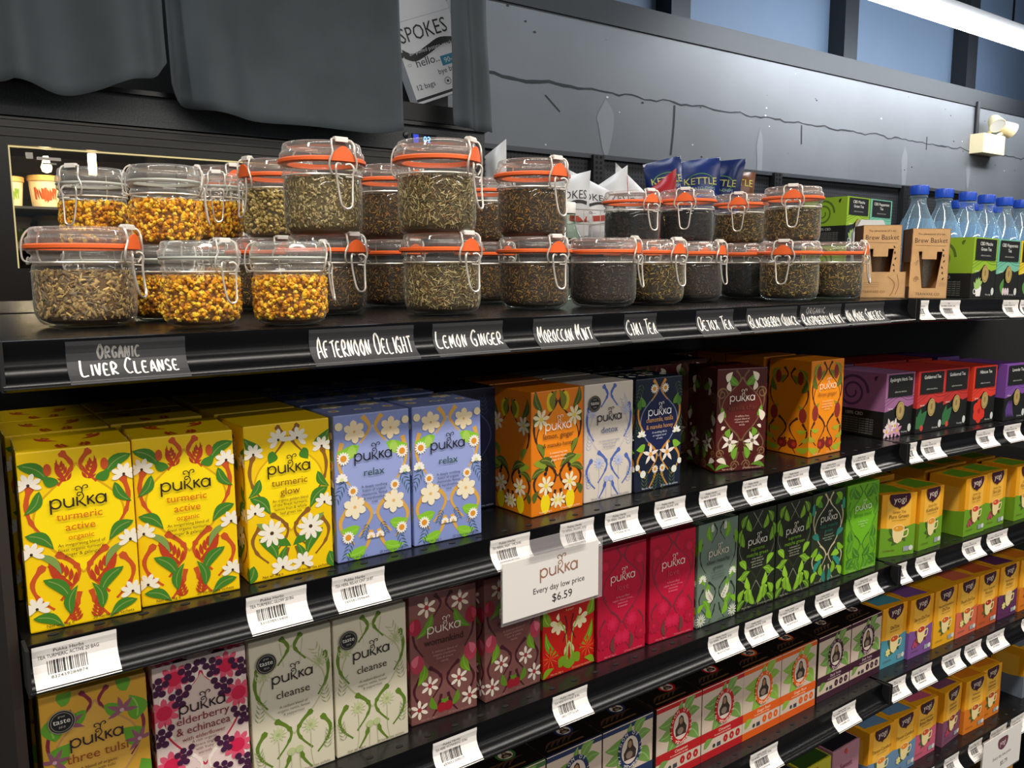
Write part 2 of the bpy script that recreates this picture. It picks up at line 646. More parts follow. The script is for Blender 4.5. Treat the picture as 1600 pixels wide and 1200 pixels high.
G1, G2, G3 = '#3f7d1e', '#7f9a4a', '#5f9a1c'
DES = {
    'active': dict(bg='#f8ce00', pan='#ffdf00', edge='#d9a400', lc='#2b1c10', tc='#cf6a14', dc='#5a3410', ly=1.15,
                   title=[('turmeric', .125, .99), ('active', .125, .88), ('organic', .085, .79)], dy=.67,
                   desc=['An invigorating blend of', 'finest organic turmeric,', 'ginger & galangal'],
                   items=[('B', '#c8501a', .05, .7), ('R', .41, 1.47, 108, .24, '#bb3a14'), ('R', .40, .42, 124, .36, '#bb3a14'), ('R', .41, .05, 98, .22, '#bb3a14'),
                          ('L', .0, 1.67, -38, .33, .12, G1, G2), ('L', .17, 1.40, 236, .26, .10, G1, G2), ('L', .02, .98, -36, .29, .12, G1, G2), ('L', .34, 1.46, 150, .16, .1, G1), ('C', .25, 1.6, .035, '#c8501a', .06),
                          ('L', .10, .78, -50, .32, .07, G2), ('L', .14, .52, -50, .36, .12, G1, G2), ('L', .36, .12, 75, .3, .1, G1, G2), ('L', .03, .15, -28, .3, .11, G1, G2),
                          ('F', .08, 1.47, .12, 6, '#f2ead8', '#3a2418', .42, 90, 220, .12), ('F', .06, .79, .12, 6, '#f2ead8', '#3a2418', .42, 90, 220, .12),
                          ('F', .07, .24, .12, 6, '#f2ead8', '#3a2418', .42, 90, 220, .12)]),
    'glow': dict(bg='#f4ca00', pan='#ffdf02', edge='#d9a600', lc='#2b1c10', tc='#8a5a10', dc='#5a3410', ly=1.16,
                 title=[('turmeric', .13, .98), ('glow', .13, .87)], dy=.74,
                 desc=['An organic golden blend', 'of the finest turmeric,', 'lemon fruit & whole', 'leaf green tea'],
                 items=[('B', '#8a5a1c', .045, .7), ('L', .20, 1.5, 140, .26, .13, G1, G2), ('L', .16, 1.18, 235, .24, .10, G1, G2), ('L', .04, .98, -45, .32, .13, G1, G2), ('L', .32, 1.48, 250, .15, .12, G1),
                        ('L', .10, .68, -55, .36, .1, G2), ('L', .12, .5, -55, .36, .14, G1, G2), ('L', .30, .42, -20, .2, .1, G1), ('L', .4, .1, 80, .28, .1, G1, G2), ('L', .05, .2, 240, .25, .13, G1, G2),
                        ('F', .39, 1.60, .13, 6, '#f2ead8', '#3a2418', .42, 110, 220, .12), ('F', .10, 1.47, .12, 6, '#f2ead8', '#3a2418', .42, 90, 220, .12), ('F', .09, .80, .12, 6, '#f2ead8', '#3a2418', .42, 90, 220, .12),
                        ('F', .27, .54, .165, 9, '#f2ead8', '#4a3018', .36, 90, 360, .14), ('F', .38, .12, .14, 6, '#f2ead8', '#3a2418', .42, 90, 220, .12)]),
    'relax': dict(bg='#8795cc', pan='#9aa6da', edge='#a9b2dd', lc='#16161c', tc='#1f4a3c', dc='#252c50', ly=1.16,
                  title=[('relax', .15, .93)], dy=.73, desc=['A deeply soothing', 'fusion of organic', 'chamomile, fennel', '& marshmallow', 'root'],
                  items=[('B', '#d9a648', .06, .1), ('L', .32, 1.40, 190, .30, .16, '#86c22e', '#9ad04a'), ('L', .24, 1.42, 240, .2, .12, '#a8cf58'), ('L', .30, .40, 180, .26, .15, '#86c22e', '#9ad04a'),
                         ('L', .38, .14, 190, .28, .15, '#86c22e', '#9ad04a'), ('V', .12, .98, 240, .26, '#2f5f6c'), ('V', .18, .25, 250, .24, '#2f5f6c'), ('V', .36, 1.62, 200, .2, '#2f5f6c'), ('V', .40, .42, 250, .18, '#2f5f6c'),
                         ('F', .26, 1.58, .145, 6, '#f0dcb4', '#e0aa60', .62, 95, 360, .12), ('F', .24, .66, .155, 6, '#f3e6c6', '#e6b468', .62, 95, 360, .14),
                         ('F', .11, 1.27, .085, 14, '#f4f0e4', '#e09428', .3, 90, 360, .5), ('F', .22, .86, .07, 14, '#f4f0e4', '#e09428', .3, 90, 360, .5), ('F', .14, .30, .08, 14, '#f4f0e4', '#e09428', .3, 90, 360, .5),
                         ('F', .44, .26, .06, 7, '#f4ecd8', '#e6b468', .5, 90, 200, .3), ('F', .08, 1.02, .08, 7, '#f4f0e4', '#d8dfa0', .5, 90, 200, .3), ('C', .06, 1.66, .05, '#efe0b8')]),
    'lemon': dict(bg='#e07a08', pan='#f08a10', edge='#4a2814', lc='#f6ead8', tc='#45230f', dc='#fae0b8', ly=1.16,
                  title=[('lemon, ginger', .135, 1.0), ('& manuka honey', .105, .88)], dy=.72, desc=['A sweetening mix', 'of organic lemon,', 'ginger & honey'],
                  items=[('B', '#3a1c12', .05, .4), ('C', .36, 1.62, .08, '#d8c01c', .14), ('C', .26, .16, .09, '#f2d60c', .15), ('L', .40, 1.5, 75, .3, .12, '#7a7a1c'), ('L', .2, 1.5, 110, .34, .12, '#4a5a18', '#8a8a30'), ('L', .06, 1.28, 60, .3, .1, '#4a5a18', '#8a8a30'),
                         ('L', .10, 1.05, -60, .26, .10, '#6e7a1c'), ('L', .04, .78, -30, .3, .12, '#8a9a24'), ('L', .14, .80, -25, .36, .12, '#4f5e18', '#9a9a40'), ('L', .0, .55, 20, .3, .1, '#4f5e18', '#9a9a40'), ('L', .04, .2, 60, .2, .1, '#4f5e18'),
                         ('F', .18, 1.39, .155, 7, '#f1e3b8', '#ead24a', .38, 60, 360, .2), ('F', .27, .42, .155, 7, '#f1e3b8', '#ead24a', .38, 60, 360, .24), ('F', .46, .18, .12, 7, '#f1e3b8', '#ead24a', .38, 60, 360, .24),
                         ('L', .28, .62, 70, .1, .06, '#1c120c'), ('C', .26, .6, .03, '#1c120c')]),
    'detox': dict(bg='#d8cdc0', pan='#d8cdc0', edge='#c6bcc4', lc='#2c2c3c', tc='#4c5a88', dc='#7d7f98', award=True, title=[('detox', .16, .94)], dy=.75,
                  desc=['A radiant blend of organic', 'aniseed, fennel', '& cardamom'],
                  items=[('B', '#4f66b0', .05, .7), ('V', .08, .8, 80, .26, '#a9b0d0'), ('C', .30, .58, .07, '#b3b9dc'), ('P', [(.3, .5), (.3, .2), (.26, 0)], .008, '#a9b0d0'), ('F', .30, .58, .11, 12, '#c3c6de', '#9aa4d4', .16),
                         ('V', .08, 1.3, 60, .3, '#b9bcd4'), ('C', .45, .32, .05, '#b3b9dc'), ('P', [(.45, .3), (.44, .0)], .008, '#a9b0d0'), ('V', .1, .22, 100, .24, '#a9b0d0'), ('F', .16, 1.36, .1, 12, '#c3c6de', '#b3b9dc', .16)]),
    'cleanse': dict(bg='#d5cdb4', pan='#d5cdb8', edge='#b5b48e', lc='#1e1e16', tc='#30301c', dc='#6b6a50', award=True, title=[('cleanse', .155, .93)], dy=.75,
                    desc=['A radiant blend of', 'organic nettle, fennel', '& peppermint'],
                    items=[('B', '#5e7a1e', .05, .7), ('V', .08, .8, 80, .26, '#8f9a6a'), ('C', .30, .58, .07, '#b6bf86'), ('P', [(.3, .5), (.3, .2), (.26, 0)], .008, '#a3aa78'), ('F', .30, .58, .11, 12, '#c3c69a', '#a3b070', .16),
                           ('V', .08, 1.3, 60, .3, '#b0b48a'), ('C', .45, .32, .05, '#b6bf86'), ('P', [(.45, .3), (.44, .0)], .008, '#a3aa78'), ('V', .1, .22, 100, .24, '#8f9a6a'), ('F', .16, 1.36, .1, 12, '#bcbf94', '#a3b070', .16),
                           ('P', [(.36, 1.7), (.4, 1.4)], .006, '#b0b48a')]),
    'chamomile': dict(bg='#101a30', pan='#141d48', edge='#76809c', lc='#e8e6ea', tc='#c99050', dc='#c8cada', ly=1.14, title=[('chamomile, vanilla', .13, 1.0), ('& manuka honey', .115, .89)], dy=.76,
                      desc=['A soothing life in', 'an organic pool', 'of calm'],
                      items=[('B', '#c98a34', .05, .2), ('V', .12, 1.7, 250, .3, '#3f5a30'), ('V', .2, .02, 90, .3, '#4f6a38'), ('V', .4, .0, 80, .26, '#4f6a38'), ('V', .1, .9, 120, .26, '#3f5a30'),
                             ('L', .2, 1.35, 120, .2, .12, '#5a8a2c'), ('L', .08, 1.3, 80, .2, .1, '#4a7a2c'), ('L', .2, .75, 200, .2, .12, '#7ab02c'), ('F', .38, 1.62, .08, 12, '#e8e6da', '#d89028', .3, 90, 360, .45),
                             ('F', .32, .58, .18, 5, '#f0e2d6', '#e09a3c', .34, 90, 360, .2), ('F', .42, .33, .07, 12, '#e8e6da', '#d89028', .3, 90, 360, .45), ('F', .12, .9, .1, 5, '#e8e6da', '#c8d0a0', .5, 90, 180, .2),
                             ('C', .16, .28, .06, '#e6e6d8'), ('C', .04, .4, .05, '#e6e6d8')]),
    'chai': dict(bg='#4c100c', pan='#5e1610', edge='#84603c', lc='#eadacb', tc='#6e3420', dc='#d8b6a2', ly=1.17, title=[('vanilla chai', .145, .98)], dy=.8,
                 desc=['A caffeine free', 'organic blend of', 'cinnamon with', 'vanilla'],
                 items=[('B', '#6e5030', .035, .2), ('S', .1, 1.36, .11, '#84603c', .025), ('S', .08, .32, .08, '#84603c', .022), ('S', .38, .1, .09, '#84603c', .022), ('L', .42, 1.5, 130, .26, .14, '#5f8f24', '#86b040'), ('L', .18, .95, 110, .2, .1, '#6fa32a'),
                        ('L', .24, .6, 80, .16, .12, '#6fa32a'), ('L', .36, .2, 70, .24, .12, '#6fa32a', '#86b040'), ('L', .0, .04, 10, .3, .08, '#5f8f24'), ('L', .26, .34, 40, .2, .1, '#cfe09a'),
                        ('L', .2, 1.56, 60, .2, .11, '#f0e2cc'), ('L', .27, 1.4, 100, .18, .09, '#f0e2cc'), ('L', .08, .86, 70, .22, .12, '#f0e2cc'), ('L', .1, .74, 30, .1, .06, '#f0e2cc'), ('F', .27, .52, .18, 5, '#f2e6d4', '#7a6a58', .36, 70, 360, .2), ('L', .02, .22, -25, .22, .1, '#f0e2cc')]),
    'ginger': dict(bg='#e8860a', pan='#f79410', edge='#7a3c10', lc='#f4dcb8', tc='#a2601c', dc='#f4d4a0', ly=1.2, title=[('three ginger', .13, 1.03)], dy=.86,
                   desc=['A warming blend', 'of organic ginger,', 'galangal & golden', 'turmeric'],
                   items=[('B', '#4a1f12', .045, .4), ('L', .1, 1.5, 50, .3, .15, '#8f8a24', '#a8a83c'), ('L', .42, 1.6, 200, .3, .12, '#7f7f20'), ('L', .2, 1.26, 110, .3, .13, '#5e6a1e'), ('L', .1, .7, 60, .36, .13, '#7f8a20', '#a8a83c'), ('L', .2, .3, 150, .28, .1, '#a8a022'),
                          ('L', .3, .12, 165, .34, .12, '#9fae24'), ('L', .3, .5, 170, .26, .08, '#9fae24'), ('C', .24, 1.56, .07, '#8e2a20', .14), ('C', .16, .82, .09, '#8e2a20', .15), ('C', .38, .22, .12, '#7e1f12', .1), ('C', .34, .22, .05, '#c0301c')]),
    'tulsi': dict(bg='#cf9c34', pan='#d3a344', edge='#b98a54', lc='#2b1a20', tc='#8e4418', dc='#5a3418', award=True, ly=1.13, title=[('three tulsi', .16, .93)], dy=.78, desc=['A blend of organic', 'lemon with tulsi', 'leaves'],
                  items=[('B', '#7c2438', .04, .6), ('L', .12, 1.3, 80, .3, .2, '#5f9a28', '#86b84c'), ('L', .42, 1.55, 200, .26, .14, '#5f9a28'), ('L', .12, 1.02, 60, .26, .2, '#5f9a28'), ('L', .2, 1.65, 60, .2, .14, '#5f9a28'), ('L', .05, .6, 80, .26, .2, '#5f9a28'),
                         ('F', .25, 1.45, .16, 5, '#8e5468', '#c8a0a8', .3, 80, 210, .14), ('F', .1, 1.08, .15, 5, '#8e5468', '#c8a0a8', .3, 60, 210, .14), ('F', .3, .5, .18, 5, '#8e5468', '#c8a0a8', .3, 80, 210, .14), ('F', .12, .3, .16, 5, '#8e5468', '#c8a0a8', .3, 80, 210, .14)]),
    'elder': dict(bg='#e6cfc8', pan='#dac2b8', edge='#c41c44', lc='#241018', tc='#7c1830', dc='#5c3438', ly=1.14, title=[('elderberry', .145, .98), ('& echinacea', .145, .86), ('with elderflower', .075, .78)], dy=.68,
                  desc=['A rich organic', 'embrace tingling', 'with fruity', 'warmth'],
                  items=[('B', '#f0e0d4', .045, .5), ('F', .22, 1.62, .17, 9, '#dd5470', '#d01c48', .4, 90, 360, .5), ('F', .1, 1.26, .17, 9, '#dd5470', '#d01c48', .4, 90, 360, .5), ('F', .14, .64, .17, 9, '#dd5470', '#d01c48', .4, 90, 360, .5), ('F', .44, .3, .17, 9, '#dd5470', '#d01c48', .4, 90, 360, .5),
                         ('F', .12, .15, .17, 9, '#dd5470', '#d01c48', .4, 90, 360, .5), ('G', .37, 1.64, 1, '#41123a'), ('G', .06, 1.56, 1, '#41123a'), ('G', .26, 1.38, 1, '#41123a'), ('G', .06, .98, 1, '#41123a'), ('G', .27, .70, .9, '#41123a'), ('G', .3, .40, .9, '#41123a'), ('G', .04, .4, 1, '#41123a'), ('G', .3, .08, 1, '#41123a')]),
    'woman': dict(bg='#80504c', pan='#744340', edge='#7e4c48', lc='#e2cdbf', tc='#2c1112', dc='#b68a80', ly=1.17, title=[('womankind', .16, .97)], dy=.8, desc=['A delicious dance of', 'organic cranberry,', 'rose & sweet', 'vanilla'],
                  items=[('B', '#43101c', .045, .6), ('L', .34, 1.5, 230, .4, .12, '#5f8a1e', '#7aa83a'), ('L', .2, .82, 250, .3, .13, '#6f9a1c', '#8ab83c'), ('L', .04, 1.5, 270, .2, .1, '#54661c'), ('L', .38, .14, 110, .22, .1, '#5f8a1e'), ('L', .46, .1, 60, .2, .1, '#5f8a1e'),
                         ('C', .08, 1.36, .09, '#9e1c34', .12), ('L', .04, 1.3, 80, .16, .08, '#c23a54'), ('C', .1, .84, .1, '#b63a50', .13), ('L', .06, .8, 70, .18, .1, '#d86a7c'), ('C', .45, .15, .07, '#9e1426', .07),
                         ('F', .25, 1.6, .15, 6, '#e4d4c0', '#a0303a', .36, 90, 360, .24), ('F', .28, .5, .14, 6, '#eadcca', '#a0303a', .36, 90, 360, .24), ('F', .12, .2, .14, 6, '#eadcca', '#a0303a', .36, 90, 360, .24)]),
    'revit': dict(bg='#c4150a', pan='#b8120c', edge='#c81c10', lc='#f2dcc0', tc='#5a1008', dc='#eab88a', ly=1.17, title=[('revitalise', .15, .97)], dy=.98, desc=['A burst of warming', 'organic cinnamon,', 'cardamom', '& ginger'],
                  items=[('L', .14, .8, 110, .3, .18, '#7a9a1c', '#a8c040'), ('L', .06, 1.5, 60, .3, .15, '#7a9a1c'), ('L', .3, .3, 120, .5, .12, '#6a9a14', '#a0c830'), ('L', .46, .2, 80, .3, .08, '#c8cc8a'), ('L', .3, .12, 40, .22, .15, '#7aa01c'), ('L', .5, .05, 100, .3, .13, '#7aa01c'),
                         ('F', .3, .8, .17, 4, '#efe2b4', '#d8cc80', .5, 240, 150, .2), ('L', .3, .85, 90, .12, .06, '#efe2b4'), ('P', [(.32, .84), (.44, .6), (.46, .2)], .03, '#9fae4a'), ('P', [(.42, .9), (.46, .7), (.38, .5)], .03, '#5a0c10'),
                         ('F', .14, .3, .2, 11, '#d81c0c', '#b80c08', .2), ('F', .14, .3, .15, 9, '#f08a2c', '#e83418', .06), ('L', .0, .02, 30, .24, .1, '#8aa81c')]),
    'love': dict(bg='#bb0c34', pan='#c00e38', edge='#7e2436', lc='#f2ccc8', tc='#d8485c', dc='#e8808c', ly=1.17, title=[('love', .16, .98)], dy=.8, desc=['A flower-filled', 'organic infusion of rose,', 'chamomile', '& lavender'],
                 items=[('B', '#7a2434', .035, .3), ('F', .3, .55, .12, 9, '#c91440', '#d01c48', .5, 90, 360, .5), ('F', .14, 1.5, .14, 9, '#ae0c30', '#c91440', .5, 90, 360, .5), ('F', .44, .3, .12, 9, '#c91440', '#d01c48', .5, 90, 360, .5), ('F', .1, .3, .14, 9, '#ae0c30', '#c91440', .5), ('L', .34, .06, 90, .3, .08, '#6a3a34')]),
    'clean': dict(bg='#6a7c6c', pan='#67796c', edge='#6f8070', lc='#d6cdbc', tc='#2c3c2c', dc='#46584a', ly=1.14, title=[('clean matcha', .12, .97), ('green', .12, .86)], dy=.74, desc=['A radiant blend of', 'organic dandelion,', 'fennel & matcha'],
                  items=[('B', '#20281c', .03, .8), ('L', .32, 1.46, 100, .3, .13, '#6aa01e', '#8ec83c'), ('L', .05, 1.32, 80, .26, .12, '#6aa01e'), ('L', .02, .9, -50, .26, .14, '#6aa01e', '#8ec83c'), ('L', .26, .74, 250, .26, .12, '#6aa01e'), ('L', .14, .46, -60, .3, .14, '#6aa01e', '#8ec83c'), ('L', .36, .1, 110, .26, .13, '#7ab422'), ('L', .02, .26, 40, .2, .1, '#7ab422'),
                         ('R', .36, .4, 120, .3, '#e4decb'), ('F', .12, .82, .1, 9, '#dfe2d0', '#8aa060', .3, 90, 220, .2), ('F', .1, .12, .12, 12, '#dfe2d0', '#8aa060', .2), ('R', .34, 1.62, 90, .16, '#cfd0c0')]),
    'supreme': dict(bg='#1c2212', pan='#191d10', edge='#2a3418', lc='#d8d4c4', tc='#6a9a1c', dc='#a8ac90', ly=1.12, title=[('supreme', .115, .97), ('matcha green', .115, .87)], dy=.75, desc=['A fine blend of', 'organic whole leaf', 'green tea with', 'matcha powder'],
                    items=[('P', [(.38, 1.76), (.5, 1.6), (.62, 1.44)], .018, '#7d8070'), ('P', [(.5, .5), (.36, .3), (.2, .0)], .018, '#7d8070'), ('P', [(.1, 1.3), (.04, 1.1), (.2, .8)], .018, '#7d8070'), ('P', [(.06, .6), (.3, .4), (.5, .05)], .018, '#7d8070')] +
                    [('L', x, y, a, .27, .13, c, '#a8cc50') for x, y, a, c in ((.34, 1.42, 110, '#6a9a1c'), (.1, 1.5, 60, '#547f16'), (.16, 1.16, 100, '#6a9a1c'), (.04, .92, -45, '#79ac22'), (.26, .7, 200, '#79ac22'), (.1, .56, 30, '#6a9a1c'), (.34, .36, 110, '#8cc22a'), (.18, .34, -30, '#8cc22a'), (.3, .12, 90, '#6a9a1c'), (.06, .16, 60, '#79ac22'), (.46, .06, 110, '#79ac22'), (.05, 1.24, 80, '#547f16'), (.02, .02, 40, '#547f16'))]),
    'mint': dict(bg='#26301a', pan='#1c2418', edge='#c8c0a0', lc='#d8d4c4', tc='#1f6a5c', dc='#9aa890', ly=1.16, title=[('mint matcha', .12, 1.0), ('green', .12, .9)], dy=.78, desc=['A cool mix of', 'organic peppermint', 'with matcha'],
                 items=[('B', '#c2b48e', .04, .1)] + [('L', x, y, a, .26, .13, c) for x, y, a, c in ((.3, 1.5, 120, '#4f8a24'), (.1, 1.56, 40, '#79ac22'), (.06, 1.36, 90, '#2a8a78'), (.02, .98, -30, '#2a7a6a'), (.2, .72, 210, '#79ac22'), (.3, .4, 100, '#2a8a78'), (.12, .5, 0, '#8cc22a'), (.36, .14, 100, '#79ac22'), (.1, .26, 40, '#2a8a78'), (.04, .06, 50, '#8cc22a'), (.44, .0, 90, '#2a7a6a'))]),
    'fresh': dict(bg='#67a81c', pan='#6db51c', edge='#4c8a1a', lc='#dcecc0', tc='#3f7a14', dc='#c4e4a0', ly=1.2, title=[('three mint', .14, 1.03)], dy=.86, desc=['A refreshing trio', 'of organic mint', 'leaves'],
                  items=[('B', '#35621a', .025, .3)] + [('L', x, y, a, .3, .17, c, '#78b83c') for x, y, a, c in ((.4, 1.5, 130, '#3f7a1c'), (.1, 1.5, 60, '#4a861c'), (.14, 1.1, 110, '#4f8f1c'), (.2, .6, 100, '#3f7a1c'), (.1, .42, 60, '#4f8f1c'), (.44, .3, 130, '#3f7a1c'), (.3, .14, 150, '#4a861c'), (.06, .1, 40, '#3f7a1c'), (.46, .02, 110, '#4f8f1c'))]),
    'navy': dict(bg='#141b33', pan='#182044', edge='#3a4570', lc='#e8e6ea', tc='#c8b070', dc='#c8cada', title=[('night time', .13, .97)], desc=['Organic oat flower'], items=[('V', .2, 1.4, 80, .3, '#2c3a5c'), ('V', .2, .5, 80, .3, '#2c3a5c')]),
}


def pukka(key, label, x, y, z, yaw=0, group=None, letters=True, bay='L'):
    """x, y: where the front left foot of the carton stands"""
    w, dd = .077, .072
    body, bl, pl, aw = pukka_meshes(key)
    c = Vector((x, y, 0)) + Matrix.Rotation(R(yaw), 3, 'Z') @ Vector((w / 2, dd / 2, 0))
    t = thing('tea_box', label, 'tea box', group=group)
    place(t, bay, (c.x, c.y, z), R(yaw))
    link(body, 'carton', t)
    if letters:
        link(bl, 'brand_lettering', t)
        link(pl, 'product_lettering', t)
        if aw:
            link(aw, 'award_roundel', t)
    return t


# ---------------------------------------------------------------- yellow cartons with a purple crest and a cup
YOG = {}


def yogi_meshes(key):
    if key in YOG:
        return YOG[key]
    low, tea, l1, l2, kind = YD[key]
    w, h, dd = .0735, .103, .066
    mb = carton_body(w, h, dd, mat('#eba31a', .42))
    lo = mat(low, .42)
    for o, u, ww in (((-w / 2, -dd / 2, 0), (1, 0, 0), w), ((-w / 2, dd / 2, 0), (0, -1, 0), dd)):
        A = Art(mb, o, u, (0, 0, 1), ww, h, ww)
        A.rect(.16, .4, .84, 1.3, mat('#efb640'))
        A.poly([(0, 0), (1, 0), (1, .70), (.75, .65), (.5, .62), (.25, .63), (0, .67)], lo, False)
    A = Art(mb, (-w / 2, -dd / 2, h), (1, 0, 0), (0, 1, 0), w, dd, w)
    A.poly([(.1, .2), (.9, .1), (.85, .8), (.15, .7)], lo, False)
    A.rect(0, .58, 1, .59, mat('#7a5a14'))
    # cup, tea, leaves on the front
    A = Art(mb, (-w / 2, -dd / 2, 0), (1, 0, 0), (0, 0, 1), w, h, w, base=9e-4)
    g = mat('#46602a') if kind != 'berry' else mat('#7a3a2c')
    for a in (150, 200, 235, 320, 20):
        A.leaf(.5, .5, a, .3, .13, g)
    cup = mat('#ecd79a')
    A.poly([(.33, .62), (.35, .45), (.40, .33), (.50, .28), (.60, .33), (.66, .45), (.68, .62)], cup, False)
    A.line([(.67, .56), (.78, .58), (.76, .44), (.62, .42)], .035, cup)
    A.circle(.505, .62, .175, cup, .085, 18)
    A.circle(.505, .62, .15, mat(tea), .068, 18)
    A.circle(.46, .63, .03, mat('#f0c878'), .02, 8)
    if kind == 'berry':
        for bx, by in ((.24, .34), (.31, .28), (.2, .27)):
            A.circle(bx, by, .05, mat('#b8405c'), n=10)
    if kind == 'lemon':
        A.flower(.27, .34, .1, 6, mat('#e8dc8a'), mat('#d8c048'), .6)
    A.rect(.68, .09, .84, .2, mat('#9aa0a4'))
    A.circle(.9, .15, .06, mat('#d5d8d0'), n=14)
    A.text('CAFFEINE FREE', .26, .12, .05, mat('#5a4a1c'), 1, .34)
    cr = MB()
    A = Art(cr, (-w / 2, -dd / 2, 0), (1, 0, 0), (0, 0, 1), w, h, w, base=1.3e-3)
    A.poly([(.22, 1.40), (.20, 1.30), (.26, 1.19), (.36, 1.12), (.46, 1.10), (.5, 1.06), (.54, 1.10), (.64, 1.12), (.74, 1.19), (.80, 1.30), (.78, 1.40)], mat('#3b1026', .4), False)
    A.text('yogi', .5, 1.21, .2, mat('#ecdcc8'), 1.1)
    pr = MB()
    A = Art(pr, (-w / 2, -dd / 2, 0), (1, 0, 0), (0, 0, 1), w, h, w, base=1.2e-3)
    A.text(l1, .5, .97, .085, mat('#6b4212'), 1, .7)
    A.text(l2, .5, .86, .12, mat('#5a3410'), 1, .76)
    A.text('herbal tea supplement', .5, .80, .045, mat('#6b4212'))
    YOG[key] = (mb.mesh('carton'), cr.mesh('brand_crest'), pr.mesh('product_lettering'))
    return YOG[key]


YD = {'pure': ('#6b9c22', '#e0982c', 'Green Tea', 'Pure Green', ''), 'kom': ('#6b9c22', '#e0902c', 'Green Tea', 'Kombucha', ''), 'goji': ('#6b9c22', '#d8482c', 'Green Tea', 'Slim Life', 'berry'),
      'detox': ('#4f93a4', '#c8501c', '', 'DeTox', 'lemon'), 'berry': ('#7c4f92', '#b83820', '', 'Berry DeTox', 'berry'), 'sun': ('#e6a818', '#c8581c', 'Roasted Dandelion', 'DeTox', ''), 'peach': ('#d4674c', '#c8601c', '', 'Peach DeTox', 'lemon'),
      'coral': ('#c0562c', '#a82c1c', 'Sweet Tangerine', 'Positive', ''), 'plum': ('#5e2c58', '#e8c890', 'Vanilla Spice', 'Perfect', 'lemon'), 'orange': ('#d8791c', '#b8481c', 'Echinacea', 'Immune', ''),
      'blue': ('#6687a8', '#e0842c', '', 'Throat Comfort', 'lemon'), 'pink': ('#c45a74', '#c85028', 'Honey Lavender', 'Stress Relief', ''), 'mauve': ('#7d4a66', '#8c2c24', 'Elderberry', 'Immune', 'berry'), 'grey': ('#6d7784', '#b8782c', '', 'Bedtime', 'lemon')}


def yogi(key, label, x, y, z, yaw=0, letters=True, group='yellow crest tea boxes'):
    w, dd = .0735, .066
    body, cr, pr = yogi_meshes(key)
    c = Vector((x, y, 0)) + Matrix.Rotation(R(yaw), 3, 'Z') @ Vector((w / 2, dd / 2, 0))
    t = thing('tea_box', label, 'tea box', group=group)
    place(t, 'R', (c.x, c.y, z), R(yaw))
    link(body, 'carton', t)
    if letters:
        link(cr, 'brand_crest', t)
        link(pr, 'product_lettering', t)
    return t


# ---------------------------------------------------------------- cream cartons with an oval emblem
ANC = {}
AD = {'green': ('#3c6a34', '#f0e0d0', 'Ginger Lime'), 'blue': ('#1f2f56', '#e8e0d8', 'Herbal Coffee'), 'red': ('#b3161c', '#f0d8c0', 'Cinnamon'), 'orange': ('#d95a12', '#f6dcb8', 'Ginger Root'), 'brown': ('#3c1226', '#d8c0c0', 'Dark Yerba')}


